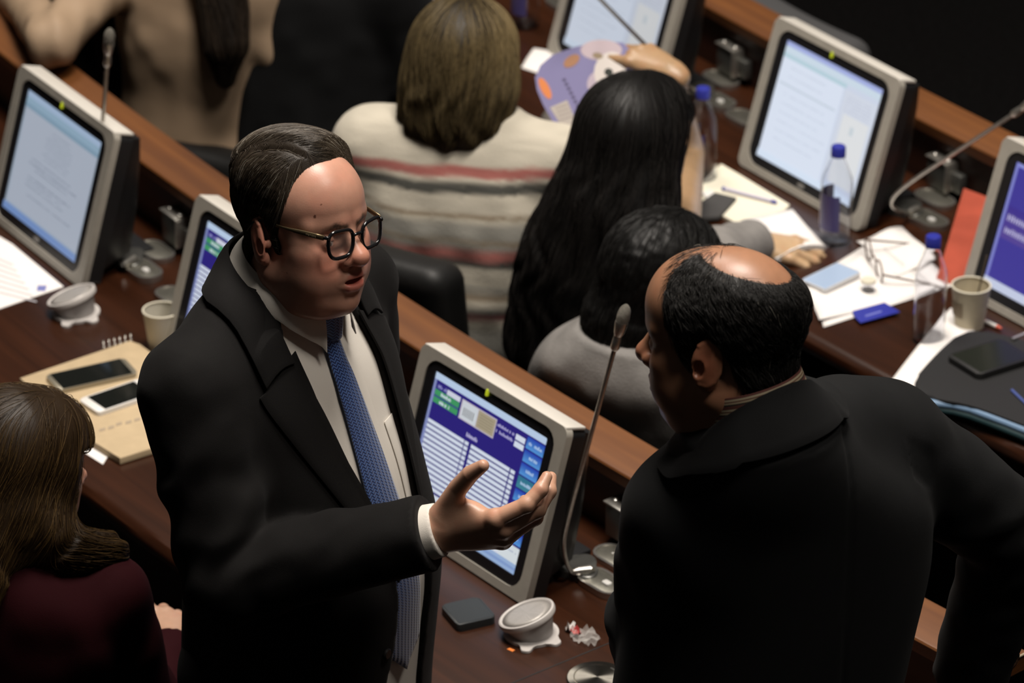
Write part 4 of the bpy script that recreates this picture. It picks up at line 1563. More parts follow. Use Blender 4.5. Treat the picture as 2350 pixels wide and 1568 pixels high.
def build_man1():
    phi = math.radians(-33)
    fdir = Vector((math.cos(phi), math.sin(phi), 0))
    Oh = Vector((-.305, 5.438, 1.645))
    O = Vector((Oh.x, Oh.y, 0)) - fdir * .046
    M = Matrix.Translation((O.x, O.y, 0)) @ Matrix.Rotation(phi, 4, 'Z')
    L = lambda P: np.array(to_local(M, P))
    base = (.50, .262, .185)
    # ---- head placed in the body frame
    Hm = M.inverted() @ (Matrix.Translation(Oh) @ Matrix.Rotation(math.radians(-42), 4, 'Z') @ Matrix.Rotation(math.radians(-4), 4, 'Y') @ Matrix.Rotation(math.radians(-4), 4, 'X') @ Matrix.Scale(1.0, 4))
    hf = head_field(fat=.62, nose=1.16, open_mouth=.0035, lid=.0042)
    Vh, Fh = sculpt(lambda P: np.maximum(hf(P), -.175 - P[:, 2]), (-.125, -.105, -.21), (.135, .105, .135), .0017)
    Ch = head_colors(Vh, base, gaze=(1, -.15, -.35))
    for c, r in (((.078, -.052, .046), .0022), ((.085, -.045, .064), .0014), ((.05, -.064, .02), .0014), ((.04, -.062, -.045), .0014)):
        q = np.array(c); i = np.argmin(((Vh - q) ** 2).sum(1)); dd = np.sqrt(((Vh - Vh[i]) ** 2).sum(1))
        Ch[dd < r] = (.14, .055, .035)
    Hn = np.array(Hm)
    toB = lambda V: V @ Hn[:3, :3].T + Hn[:3, 3]
    # ---- right hand
    Wr = Vector(PD(1002, 1218, 5.93))
    fx = (PD(1130, 1214, 5.90) - Wr).normalized()
    pn = Vector((-.30, .90, .34)); pn = (pn - fx * pn.dot(fx)).normalized()      # palm normal
    th = fx.cross(pn)
    Hd = Matrix(((fx.x, th.x, -pn.x, Wr.x), (fx.y, th.y, -pn.y, Wr.y), (fx.z, th.z, -pn.z, Wr.z), (0, 0, 0, 1)))
    hd = hand_field(curls=((22, 30, 22), (32, 36, 24), (40, 38, 26), (48, 40, 28)), splay=(7, 2, -4, -9),
                    thumb=((.60, .74, -.30), (.70, .68, -.16), (.82, .55, -.10)), arm=.12, arm_r=(.027, .031), scale=1.12)
    Vd, Fd = sculpt(hd, (-.15, -.08, -.16), (.22, .16, .05), .0018)
    Dn = np.array(M.inverted() @ Hd)
    Vd_b = Vd @ Dn[:3, :3].T + Dn[:3, 3]
    Cd = hand_colors(Vd, (.52, .295, .20))
    # ---- arms
    Sr = np.array((-.016, -.194, 1.442)); Sl = np.array((-.022, .205, 1.445))
    Er = L(PD(528, 1325, 6.03)); W = L(Wr)
    El = np.array((-.04, .248, 1.15)); Wl = np.array((.06, .200, .93))
    # ---- body under the clothes (one mesh with head and hands)
    st_b = [(.80, .0, 0, .12, .16), (.95, .01, 0, .125, .165), (1.10, .02, 0, .13, .165), (1.25, .005, 0, .115, .165), (1.38, -.005, 0, .105, .165), (1.47, -.02, 0, .07, .13), (1.53, -.03, 0, .05, .06)]
    def body(P):
        d = loft(P, st_b)
        for S, E, Wq in ((Sr, Er, W), (Sl, El, Wl)):
            d = smin(d, chain(P, [S * np.array((1, .85, 1)), E, E + (Wq - E) * .8], [.045, .036, .024]), .03)
        return smin(d, legs_field(.90, .09, (.075, .06, .045), ((-.02, .11), (.02, -.10)))(P), .03)
    Vb, Fb = sculpt(body, (-.35, -.45, .06), (.45, .45, 1.60), .016)
    Vl, Fl = sculpt(hand_field(((20, 30, 20),) * 4, mirror=True, arm=.08), (-.1, -.1, -.12), (.19, .08, .05), .004)
    Lw = np.array(Matrix.Translation(Wl) @ Matrix.Rotation(math.radians(88), 4, 'Y'))
    Vl = Vl @ Lw[:3, :3].T + Lw[:3, 3]
    V, F, C = join_vf([(toB(Vh), Fh, Ch), (Vd_b, Fd, Cd), (Vb, Fb, np.tile(base, (len(Vb), 1))), (Vl, Fl, np.tile(base, (len(Vl), 1)))])
    man = mk('person', V, F, SKIN, None, True, col=C)
    man.matrix_world = M
    tag(man, 'standing person in black suit, blue tie and glasses, right hand gesturing', 'person')

    # ---- jacket
    st = [(.74, .030, .010, .165, .205), (.86, .030, .010, .172, .206), (.98, .038, .008, .180, .203), (1.10, .044, .005, .184, .200), (1.22, .032, .002, .170, .200),
          (1.33, .014, 0, .150, .202), (1.42, -.002, 0, .130, .198), (1.49, -.012, 0, .100, .165), (1.54, -.010, 0, .080, .10), (1.565, -.006, 0, .072, .082)]
    def sleeve(P, S, E, Wq, r=(.078, .066, .054), seed=0):
        ax1 = (E - S) / np.linalg.norm(E - S); ax2 = (Wq - E) / np.linalg.norm(Wq - E)
        end = Wq - ax2 * .012
        d = smin(cone(P, S, E, r[0], r[1]), cone(P, E, end, r[1], r[2]), .02)
        # creases: rings around the inner elbow and along the forearm, diagonal on the upper arm
        t1 = (P - S.astype(P.dtype)) @ ax1.astype(P.dtype); t2 = (P - E.astype(P.dtype)) @ ax2.astype(P.dtype)
        near = np.exp(-(((P - E.astype(P.dtype)) ** 2).sum(1)) / .012)
        w = vnoise(P, 14, seed)
        bis = ((ax1 + ax2) / np.linalg.norm(ax1 + ax2)).astype(P.dtype)
        d = d + .0052 * near * np.sin(((P - E.astype(P.dtype)) @ bis) * 105 + 1.5 * w + 1.0)
        d = d + .0035 * np.sin(t1 * 62 + ((P - S.astype(P.dtype)) @ np.array((.5, .2, .3), dtype=P.dtype)) * 60 + 1.6 * w + seed) * np.clip(t1 * 8, 0, 1) * np.clip((.30 - t1) * 12, 0, 1)
        d = d + .0026 * vnoise(P, 26, 3 + seed)
        d = smax(d, (P - end.astype(P.dtype)) @ ax2.astype(P.dtype), .004)
        return d
    def jack0(P):
        d = loft(P, st, 2.25)
        A = P.copy(); A[:, 1] = np.abs(A[:, 1])
        d = smin(d, cone(A, (-.018, .105, 1.500), (-.016, .184, 1.452), .056, .068), .045)
        d = d + .004 * vnoise(P * np.array([1, 1, .5], dtype=P.dtype), 9, 2.0) * np.clip((1.35 - P[:, 2]) * 4, 0, 1)
        return d
    yr = [(1.58, -.058), (1.50, -.082), (1.42, -.086), (1.32, -.070), (1.22, -.044), (1.12, -.030), (1.0, -.026), (.9, -.038), (.74, -.075)]
    yl = [(1.58, .058), (1.50, .080), (1.42, .086), (1.32, .078), (1.22, .066), (1.12, .060), (1.0, .060), (.9, .066), (.74, .10)]
    def jacket(P):
        d = jack0(P)
        z = P[:, 2]
        e = np.maximum(pw(z, yr) - P[:, 1], P[:, 1] - pw(z, yl))
        cut = np.maximum(e, .015 - P[:, 0])
        d = smax(d, -cut.astype(P.dtype), .004)
        nk = cone(P, (-.016, 0, 1.50), (.006, 0, 1.70), .074, .074)
        d = smax(d, -nk, .004)
        a = sleeve(P, Sr, Er, W, (.080, .070, .056), 0.0)
        b = sleeve(P, Sl, El, Wl, (.078, .066, .052), 4.0)
        return smin(smin(d, a, .022), b, .022)
    part_sdf('suit_jacket', jacket, (-.30, -.40, .72), (.48, .44, 1.60), .0055, SUIT1, man)
    # lapels
    def lapel(sgn, edge):
        nr, nc = 40, 8
        t = np.linspace(0, 1, nr)
        zi = 1.125 + (1.486 - 1.125) * t
        yi = np.abs(pw(zi, edge)) - .002
        O = smooth_path([(yi[0] + .004, 1.120), (.080, 1.225), (.122, 1.325), (.150, 1.400), (.158, 1.440)], nr)
        s = np.linspace(0, 1, nc)[None, :]
        Y = yi[:, None] * (1 - s) + O[:, 0][:, None] * s
        Z = zi[:, None] * (1 - s) + O[:, 1][:, None] * s
        Pq = ray_x(jack0, (sgn * Y).ravel(), Z.ravel(), off=.0045).reshape(nr, nc, 3)
        Pq[:, 0, 0] += .002; Pq[:, -1, 0] -= .0015
        if sgn > 0: Pq = Pq[:, ::-1]
        return grid_mesh('lapel', Pq, SUIT1, man, .0035)
    lapel(-1, yr); lapel(1, yl)
    # collar of the jacket: stands behind the neck, folds over onto the shoulders
    inner = [(.078, -.088, 1.462), (.050, -.086, 1.510), (.010, -.084, 1.548), (-.040, -.074, 1.580), (-.080, -.042, 1.596), (-.092, 0, 1.600)]
    inner = inner + [(x, -y, z) for x, y, z in inner[-2::-1]]
    outer = [(.070, -.138, 1.442), (.045, -.140, 1.478), (.000, -.135, 1.505), (-.055, -.112, 1.535), (-.106, -.058, 1.548), (-.118, 0, 1.550)]
    outer = outer + [(x, -y, z) for x, y, z in outer[-2::-1]]
    inner = [(x + .022 * (x < .03), y, z) for x, y, z in inner]; outer = [(x + .018 * (x < .03), y, z) for x, y, z in outer]
    I, Oq = smooth_path(inner, 44), smooth_path(outer, 44)
    Oq = snap(jack0, Oq, .03, 4, .007)
    I[:5] = snap(jack0, I[:5], .03, 4, .010); I[-5:] = snap(jack0, I[-5:], .03, 4, .010)
    rows = []
    for s in np.linspace(0, 1, 7):
        R = I * (1 - s) + Oq * s
        R[:, 2] += .012 * math.sin(PI * s) * .8
        rows.append(R)
    grid_mesh('jacket_collar', np.array(rows), SUIT1, man, .0045)
    # breast pocket slit, buttons on the cuff and front
    bt = mat('dark_button', (.010, .009, .009), .35)
    for z in (1.0, .885):
        y0 = float(pw(z, yr)) - .022
        p = ray_x(jack0, np.array([y0]), np.array([z]), off=.001)[0]
        lathe('button', [(0, .004), (.007, .004), (.009, .002), (.009, 0), (0, 0)][::-1], bt, man, 18, M=Matrix.Translation(p) @ Matrix.Rotation(PI / 2, 4, 'Y'))
    # ---- shirt
    st_s = [(z, cx, cy, a - .012, b - .014) for z, cx, cy, a, b in st]
    def shirt(P):
        d = loft(P, st_s, 2.25)
        d = d + .0022 * vnoise(P * np.array([1, 1, .35], dtype=P.dtype), 22, 7.0) + .0015 * np.sin(P[:, 1] * 55 + 3 * vnoise(P, 8)) * np.clip((1.30 - P[:, 2]) * 6, 0, 1)
        d = smin(d, cone(P, (-.010, 0, 1.49), (.006, 0, 1.555), .074, .0685), .02)
        d = smax(d, P[:, 2] - 1.565, .003)
        return smax(d, .80 - P[:, 2], .003)
    part_sdf('shirt', shirt, (-.22, -.25, .78), (.25, .25, 1.60), .0055, SHIRT, man)
    # shirt collar: stand plus folded leaves with points
    def ringp(k, r, z): return None
    a = np.linspace(-PI * .915, PI * .915, 61)            # angle measured from the back
    cx, cy = .008, 0.0
    top, tip = [], []
    for t in a:
        fr = (1 - math.cos(t)) / 2                          # 0 at the back, 1 in front
        r = .0650 + .0055 * fr
        zt = 1.612 - .066 * fr ** 1.2
        top.append((cx + .010 * (1 - fr) - r * math.cos(t) * 1.02 + .014 * fr, cy + r * math.sin(t), zt))
        drop = .040 + .040 * max(0, (fr - .72) / .28) ** 1.3
        rr = r + .012 + .012 * fr
        sp = 1.0 - .18 * max(0, (fr - .8) / .2)
        yy = rr * math.sin(t)
        if fr > .86: yy = math.copysign(max(abs(yy), .044), math.sin(t))
        tip.append((cx - rr * math.cos(t) * 1.02 + .012 * fr, cy + yy * sp, zt - drop))
    top, tip = np.array(top), np.array(tip)
    tip = np.where((shirt(tip.astype(np.float32)) < .005)[:, None], snap(shirt, tip, .03, 4, .005), tip)
    rows = []
    for s in np.linspace(0, 1, 8):
        R = top * (1 - s) + tip * s
        c = R[:, :2] - np.array([cx, cy])
        R[:, :2] += c / np.linalg.norm(c, axis=1, keepdims=True) * .005 * math.sin(PI * s)
        rows.append(R)
    low = top.copy(); low[:, 2] -= .03
    grid_mesh('shirt_collar', np.array(rows), SHIRT, man, .0022)
    # shirt placket and chest pocket
    zz = np.linspace(.98, 1.47, 30)
    P1 = ray_x(shirt, np.full(30, .010), zz, off=.0012); P2 = ray_x(shirt, np.full(30, .036), zz, off=.0012)
    grid_mesh('placket', np.stack([P1, P2], 1), SHIRT, man, .0012)
    yy, zz = np.meshgrid(np.linspace(.050, .125, 8), np.linspace(1.20, 1.33, 10))
    grid_mesh('shirt_pocket', ray_x(shirt, yy.ravel(), zz.ravel(), off=.0018).reshape(10, 8, 3), SHIRT, man, .0014)
    # cuff at the right wrist
    ax2 = (W - Er) / np.linalg.norm(W - Er)
    def cuff(P):
        d = cone(P, W - ax2 * .06, W + ax2 * .02, .043, .0385)
        d = smax(d, (P - (W + ax2 * .005).astype(P.dtype)) @ ax2.astype(P.dtype), .002)
        return d
    part_sdf('shirt_cuff', cuff, W - .12, W + .08, .003, SHIRT, man)
    # ---- tie
    TIE = tie_material()
    zt = np.linspace(1.505, .945, 60)
    hw = pw(zt, [(1.505, .014), (1.47, .016), (1.40, .022), (1.25, .032), (1.05, .040), (.985, .041), (.945, .002)])
    yc = pw(zt, [(1.51, .0), (1.40, -.010), (1.25, -.012), (1.05, -.004), (.94, .012)])
    s = np.linspace(-1, 1, 9)[None, :]
    Y = yc[:, None] + hw[:, None] * s
    Z = np.repeat(zt[:, None], 9, 1) - .004 * (1 - np.abs(s))
    off = .007
    Pt = ray_x(lambda q: loft(q, st_s, 2.25), Y.ravel(), Z.ravel(), off=off).reshape(60, 9, 3)
    Pt[:, :, 0] += .004 * (1 - s ** 2)
    Pt[:8, :, 0] += (np.linspace(.012, 0, 8))[:, None]
    uv = np.stack([Y - yc[:, None], Z], -1)
    grid_mesh('tie_blade', Pt, TIE, man, .003, uv=uv)
    kc = np.array((.088, -.001, 1.512))
    p0 = ray_x(shirt, np.array([0.0]), np.array([1.490]), off=.013)[0]
    def knot(P):
        q = P - (p0 + np.array((.004, 0, .012))).astype(P.dtype)
        w = np.clip(.0205 + .28 * q[:, 2], .014, .028)
        d = np.sqrt((q[:, 0] / .017) ** 2 + (q[:, 1] / w) ** 2) - 1
        d = d * .013
        d = smax(d, np.abs(q[:, 2] - .000) - .028, .008)
        return d
    part_sdf('tie_knot', knot, p0 - .06, p0 + .07, .0025, TIE, man, uvfn=lambda V: V[:, 1:3])
    # ---- trousers, belt, shoes
    feet = ((-.02, .11), (.02, -.10))
    part_sdf('trousers', legs_field(.93, .10, (.108, .085, .066), feet), (-.25, -.28, .05), (.28, .28, 1.06), .011, SUIT1, man)
    shoes(man, feet, mat('black_leather', (.01, .009, .008), .3))

    # ---- hair: side parting, combed
    def region(P):
        x, y, z = P[:, 0], P[:, 1], P[:, 2]
        ay = np.abs(y)
        xf = pw(z, [(-.05, .008), (-.030, .016), (-.012, .022), (.006, .018), (.028, .028), (.050, .036), (.072, .040), (.092, .042), (.108, .046), (.125, .050), (.15, .05)])
        xf = xf + .010 * np.exp(-(ay / .030) ** 2) * np.clip((z - .06) / .03, 0, 1)
        g1 = xf - x
        zl = pw(x, [(-.12, -.062), (-.085, -.066), (-.058, -.060), (-.040, -.034), (-.030, .012), (-.012, .034), (.002, .030), (.008, .006), (.012, -.026), (.024, -.030)])
        return smin(g1, z - zl, .006)
    hf32 = lambda P: hf(P)
    def hair(P):
        g = region(P)
        x, y, z = P[:, 0], P[:, 1], P[:, 2]
        top = np.clip((z - .055) / .05, 0, 1)
        t = .0055 + .0100 * top * np.clip((.075 - x) / .06, .25, 1) + .001 * np.clip((-x - .02) / .06, 0, 1)
        # combed-over volume left of the parting, lower on the side
        part = y + .040 - .25 * (x - .01)
        t = t + .006 * top * np.clip(part / .02, 0, 1)
        t = t - .004 * np.exp(-(part / .0035) ** 2) * np.clip((z - .06) / .02, 0, 1) * np.clip((x + .045) / .02, 0, 1)
        t = t + .0005 * vnoise(P * np.array([.5, 2.0, 2.0], dtype=P.dtype), 150, 3.)
        th = np.minimum(t, g * .9)
        d = hfc(P) - th
        return d
    def hfc(P):
        d = ell(P, (-.010, 0, .045), (.100, .076, .080))
        d = smin(d, ell(P, (.036, 0, .045), (.060, .062, .064)), .03)
        d = smin(d, ell(P, (.036, 0, -.030), (.060, .058, .084)), .03)
        d = smin(d, cone(P, (-.024, 0, -.055), (-.052, 0, -.21), .0627, .0704), .03)
        return d
    hb = lambda P: smax(hair(P), -.075 - P[:, 2], .004)
    Vm, Fm = sculpt(hb, (-.14, -.11, -.09), (.12, .11, .17), .0018)
    Cm = np.tile((.022, .016, .011), (len(Vm), 1))
    def field(P):
        x, y, z = P.T
        part = y + .040 - .25 * (x - .01)
        top = np.clip((z - .070) / .03, 0, 1) * np.clip(part / .012, 0, 1)
        side = np.stack([-.55 - 2 * np.clip(.02 - x, 0, .1) * 0, 0 * x, -1.0 + 0 * x], 1)
        back = np.stack([-.1 + 0 * x, 0 * x, -1.0 + 0 * x], 1)
        bk = np.clip((-x - .03) / .03, 0, 1)[:, None]
        side = side * (1 - bk) + back * bk
        tp = np.stack([.55 + 4 * (y + .02), .75 - 3 * (x), .1 + 0 * x], 1)
        return tp * top[:, None] + side * (1 - top[:, None])
    pick = Vm[(region(Vm.astype(np.float32)) > .002) & (Vm[:, 2] > -.07)]
    pp = np.abs(pick[:, 1] + .040 - .25 * (pick[:, 0] - .01))
    pick = pick[(pp > .0045) | (pick[:, 2] < .06)]
    st0 = pick[rng.integers(0, len(pick), 5200)]
    def colf(Q):
        k = rng.random(len(Q))[:, None]
        c = np.array((.018, .0125, .008)) * (1 - k) + np.array((.070, .054, .038)) * k
        g = (rng.random(len(Q)) < .06)[:, None]
        return np.where(g, np.array((.20, .18, .15)), c)
    Vs, Fs, Cs = strands(hb, st0, field, 13, .0045, .00048, (.0002, .0014), colf, .09)
    Vq, Fq, Cq = join_vf([(Vm, Fm, Cm), (Vs, Fs, Cs)])
    mk('hair', toB(Vq), Fq, HAIRM, man, True, col=Cq)

    # ---- glasses in the head frame
    GB = mat('glossy_black', (.008, .008, .009), .14, coat=.4)
    GOLD = mat('temple_bronze', (.20, .15, .085), .32, .8)
    G = Hm @ Matrix.Translation((.1165, 0, .0065)) @ Matrix.Rotation(math.radians(0), 4, 'Y')
    gl = bpy.data.objects.new('glasses', None); gl.empty_display_size = .03
    COL.objects.link(gl); gl.parent = man
    gl['label'] = 'black rimmed glasses with bronze temples'
    gx = lambda y: -.0040 - 2.2 * y * y
    for sgn in (-1, 1):
        pts = []
        for t in np.linspace(0, 2 * PI, 41)[:-1]:
            c, sn = math.cos(t), math.sin(t)
            y = math.copysign(abs(c) ** .52, c) * .0222
            z = math.copysign(abs(sn) ** .60, sn) * .0210
            if z < 0: y *= 1 - .16 * (-z / .0210) ** 1.5
            if z > 0: z -= .0025 * (1 - y * sgn / .0222) * .5
            yy = sgn * .0312 + y
            pts.append(Vector((gx(yy), yy, z)))
        pts.append(pts[0]); pts.append(pts[1])
        Vt, Ft = tube_vf(pts, .0029, 8, False)
        V2 = [tuple(G @ v) for v in Vt]
        mk('rim', V2, Ft, GB, gl, True)
        V2 = [tuple(G @ Vector((gx(.0312), sgn * .0312, 0)))] + [tuple(G @ p) for p in pts[:-2]]
        n = len(pts) - 2
        mk('lens', V2, [(0, k + 1, (k + 1) % n + 1) for k in range(n)], mat('lens_tint', (.95, .95, .95), .02, alpha=.05, spec=.3), gl, True)
        hinge = Vector((-.0115, sgn * .0570, .0140))
        ear = Vector((-.1190, sgn * .0795, .0220))
        tipp = Vector((-.1480, sgn * .0790, .0000))
        Vt, Ft = tube_vf([hinge + Vector((.004, -sgn * .004, 0)), hinge + Vector((-.004, 0, 0))], .0030, 8)
        mk('hinge', [tuple(G @ v) for v in Vt], Ft, GB, gl, True)
        pts = [hinge.lerp(ear, k) + Vector((0, sgn * .0035 * math.sin(PI * k), 0)) for k in np.linspace(.03, 1, 9)]
        Vt, Ft = tube_vf(pts, [.0014, .0014, .0014, .0013, .0009, .0007, .0007, .0008, .0009], 8, True, 3.0)
        mk('temple', [tuple(G @ v) for v in Vt], Ft, GOLD, gl, True)
        Vt, Ft = tube_vf([ear, ear.lerp(tipp, .5) + Vector((-.003, 0, .004)), tipp], .0021, 8)
        mk('temple_tip', [tuple(G @ v) for v in Vt], Ft, GB, gl, True)
    br = [Vector((-.0044, -.0100, .0060)), Vector((-.0030, -.004, .0085)), Vector((-.0030, .004, .0085)), Vector((-.0044, .0095, .0060))]
    Vt, Ft = tube_vf(br, .0024, 8)
    mk('bridge', [tuple(G @ v) for v in Vt], Ft, GB, gl, True)
    # lettering along the right temple
    cu = bpy.data.curves.new('temple_lettering', 'FONT')
    cu.body = 'HILFIGER'; cu.size = .0034; cu.align_x = 'CENTER'; cu.align_y = 'CENTER'; cu.extrude = .0001; cu.space_character = 1.25
    to = bpy.data.objects.new('temple_lettering', cu); COL.objects.link(to)
    bpy.context.view_layer.update()
    dg = bpy.context.evaluated_depsgraph_get()
    me = bpy.data.meshes.new_from_object(to.evaluated_get(dg))
    bpy.data.objects.remove(to)
    a, b = Vector((-.0115, -.0570, .0140)), Vector((-.1190, -.0795, .0220))
    ctr = a.lerp(b, .20) + Vector((0, -.0042, 0))
    X = (a - b).normalized(); Zv = Vector((0, 0, 1)); Zv = (Zv - X * Zv.dot(X)).normalized(); Nn = X.cross(Zv)
    T = Matrix(((X.x, Zv.x, Nn.x, ctr.x), (X.y, Zv.y, Nn.y, ctr.y), (X.z, Zv.z, Nn.z, ctr.z), (0, 0, 0, 1)))
    me.transform(G @ T)
    me.materials.append(mat('temple_letters', (.42, .36, .24), .4, .4))
    lo = bpy.data.objects.new('temple_lettering', me); COL.objects.link(lo); lo.parent = gl
    return man
build_man1()
# ------------------------------------------------------------------ the balding man, back turned
def hair_cap(hf, region, thick, noise=.0006):
    def f(P):
        return hf(P) - np.minimum(thick(P) + noise * vnoise(P, 160, 2.), region(P) * .9)
    return f

def skull(P, nr=1.0):
    d = ell(P, (-.010, 0, .045), (.100, .076, .080))
    d = smin(d, ell(P, (.036, 0, .045), (.060, .062, .064)), .03)
    d = smin(d, ell(P, (.036, 0, -.030), (.060, .058, .084)), .03)
    return smin(d, cone(P, (-.024, 0, -.055), (-.052, 0, -.21), .057 * nr, .064 * nr), .03)

def dome(P):
    d = ell(P, (-.010, 0, .045), (.100, .076, .080))
    d = smin(d, ell(P, (.036, 0, .045), (.060, .062, .064)), .03)
    return smin(d, ell(P, (.036, 0, -.030), (.060, .058, .084)), .03)

SUIT2 = mat('black_suit', (.0052, .0054, .0058), .8, spec=.18, sheen=.02, bump=(1500, .25), noise=(12, .15))

def sleeve_field(P, S, E, Wq, r, seed=0.0, k=.02):
    S, E, Wq = [np.asarray(v, float) for v in (S, E, Wq)]
    ax1 = (E - S) / np.linalg.norm(E - S); ax2 = (Wq - E) / np.linalg.norm(Wq - E)
    d = smin(cone(P, S, E, r[0], r[1]), cone(P, E, Wq, r[1], r[2]), k)
    t1 = (P - S.astype(P.dtype)) @ ax1.astype(P.dtype); t2 = (P - E.astype(P.dtype)) @ ax2.astype(P.dtype)
    near = np.exp(-(((P - E.astype(P.dtype)) ** 2).sum(1)) / .012)
    w = vnoise(P, 14, seed)
    bis = ((ax1 + ax2) / (np.linalg.norm(ax1 + ax2) + 1e-6)).astype(P.dtype)
    d = d + .0045 * near * np.sin(((P - E.astype(P.dtype)) @ bis) * 100 + 1.5 * w + 1.0)
    d = d + .0035 * np.sin(t1 * 60 + ((P - S.astype(P.dtype)) @ np.array((.5, .2, .3), dtype=P.dtype)) * 60 + 1.6 * w + seed) * np.clip(t1 * 8, 0, 1) * np.clip((.32 - t1) * 12, 0, 1)
    d = d + .0024 * vnoise(P, 26, 3 + seed)
    return smax(d, (P - Wq.astype(P.dtype)) @ ax2.astype(P.dtype), .004)

def build_man2():
    phi = math.radians(120)
    SLw, SRw = PX(1566, 1180, 1.440), PX(2036, 1012, 1.462)
    mid = (SLw + SRw) / 2
    fd = Vector((math.cos(phi), math.sin(phi), 0))
    M = Matrix.Translation((mid.x + .02 * fd.x, mid.y + .02 * fd.y, 0)) @ Matrix.Rotation(phi, 4, 'Z')
    L = lambda P: np.array(to_local(M, P))
    base = (.32, .16, .092)
    ear = PD(1606, 838, 5.50)
    hphi = math.radians(154)
    lf = Vector((math.cos(hphi + PI / 2), math.sin(hphi + PI / 2), 0))
    sc = 1.04
    Oh = ear - lf * .079 * sc
    Hm = M.inverted() @ (Matrix.Translation(Oh) @ Matrix.Rotation(hphi, 4, 'Z') @ Matrix.Rotation(math.radians(10), 4, 'Y') @ Matrix.Rotation(math.radians(4), 4, 'X') @ Matrix.Scale(sc, 4))
    Hn = np.array(Hm)
    toB = lambda V: V @ Hn[:3, :3].T + Hn[:3, 3]
    hf = head_field(fat=.8, nose=1.12, open_mouth=.001)
    Vh, Fh = sculpt(lambda P: np.maximum(hf(P), -.205 - P[:, 2]), (-.125, -.105, -.21), (.135, .105, .135), .0020)
    Ch = head_colors(Vh, base)
    SL, SR = L(SLw), L(SRw)
    nb = np.array(toB(np.array([[-.026, 0, -.040]]))[0]); nb2 = np.array(toB(np.array([[-.038, 0, -.112]]))[0])
    EL = L(PX(1512, 1440, 1.19)); WL = L(PX(1545, 1740, .93))
    ER = L(PX(2330, 1225, 1.27)); WR = L(PX(2222, 1560, 1.0))
    zs = (SL[2] + SR[2]) / 2
    tilt = (SL[2] - SR[2]) / (SL[1] - SR[1])
    st = [(.78, -.02, .27, .150, .195), (.90, -.02, .17, .158, .206), (1.05, -.02, .06, .162, .214), (1.20, -.025, .025, .162, .218), (1.32, -.03, .008, .155, .222),
          (1.42, -.03 + .25 * (nb2[0] + .03), .25 * nb2[1], .138, .212), (1.48, -.03 + .6 * (nb2[0] + .03), .55 * nb2[1], .118, .165), (1.54, nb2[0] * .9, nb2[1] * .9, .098, .115), (1.575, nb2[0], nb2[1], .085, .088)]
    def shear(P):
        Q = P.copy(); Q[:, 2] = Q[:, 2] - tilt * Q[:, 1] * np.clip((Q[:, 2] - 1.0) / .4, 0, 1)
        return Q
    def jack0(P):
        Q = shear(P)
        d = loft(Q, st, 2.3)
        for S, s in ((SL, 1), (SR, -1)):
            d = smin(d, cone(P, (S[0], S[1] * .5, S[2] + .045), (S[0], S[1] * .96, S[2] + .002), .058, .070), .05)
            d = smin(d, cone(P, nb2 - np.array((.0, 0, .04)), (S[0], S[1] * .75, S[2] + .02), .070, .062), .08)
        # centre back seam and drag folds
        d = d + .0022 * np.exp(-((P[:, 1] - .02 * (1.5 - P[:, 2])) / .004) ** 2) * (P[:, 0] < 0)
        d = d + .006 * vnoise(P * np.array([1, 1, .6], dtype=P.dtype), 7, 5.0) * np.clip((1.45 - P[:, 2]) * 3, 0, 1)
        return d
    def jacket(P):
        d = jack0(P)
        d = smax(d, -cone(P, nb2 + (nb - nb2) * .12, nb + (nb - nb2) * .6, .074, .074), .004)
        a = sleeve_field(P, SL, EL, WL, (.082, .070, .058), 1.0)
        b = sleeve_field(P, SR, ER, WR, (.082, .070, .056), 6.0)
        d = smin(smin(d, a, .024), b, .024)
        # sleeve-head seams
        for S, s in ((SL, 1), (SR, -1)):
            q = _len(P - np.array((S[0], S[1] * .80, S[2] - .02), dtype=P.dtype))
            d = d + .0025 * np.exp(-((q - .100) / .004) ** 2) * (np.abs(P[:, 1]) > abs(S[1]) * .85)
        return d
    # body
    st_b = [(z, cx, cy, a - .04, b - .05) for z, cx, cy, a, b in st[:-1]]
    feet = ((-.05, .34), (.06, .20))
    legs = lambda off, r, hip: (lambda P: smin(np.minimum(chain(P, [(-.02, .38, hip - .02), (.0, .41, .50), (-.05, .46, .10)], r), chain(P, [(-.01, .22, hip - .02), (.03, .26, .50), (.06, .29, .10)], r)), ell(P, (-.01, .29, hip), (.125 - off, .185 - off, .11)), .04))
    def body(P):
        d = loft(shear(P), st_b)
        for S, E, W in ((SL, EL, WL), (SR, ER, WR)):
            d = smin(d, chain(P, [S * np.array((1, .85, 1)), E, W], [.045, .038, .027]), .03)
        return smin(d, np.maximum(legs(.04, (.08, .06, .045), .88)(P), .06 - P[:, 2]), .03)
    Vb, Fb = sculpt(body, (-.35, -.50, .05), (.40, .68, 1.62), .016)
    parts = [(toB(Vh), Fh, Ch), (Vb, Fb, np.tile(base, (len(Vb), 1)))]
    for W, E, mir in ((WL, EL, True), (WR, ER, False)):
        x = (W - E) / np.linalg.norm(W - E)
        if not mir: x = np.array(L(PX(2120, 1640, .93)) - W); x /= np.linalg.norm(x)
        z = np.array((0, -1.0, .3)) if not mir else np.array((0, 1.0, 0)); 
        if not mir: z = np.array((0.0, 0, 1.0))
        z = z - x * (z @ x); z /= np.linalg.norm(z); y = np.cross(z, x)
        Vd, Fd = sculpt(hand_field(((18, 25, 15),) * 4, mirror=mir, arm=.07), (-.09, -.10, -.11), (.20, .10, .05), .004)
        Rm = np.stack([x, y, z], 1)
        parts.append((Vd @ Rm.T + W + x * .005, Fd, np.tile(base, (len(Vd), 1))))
    V, F, C = join_vf(parts)
    man = mk('person', V, F, SKIN, None, True, col=C)
    man.matrix_world = M
    tag(man, 'balding person in black suit seen from behind, leaning toward the other man', 'person')
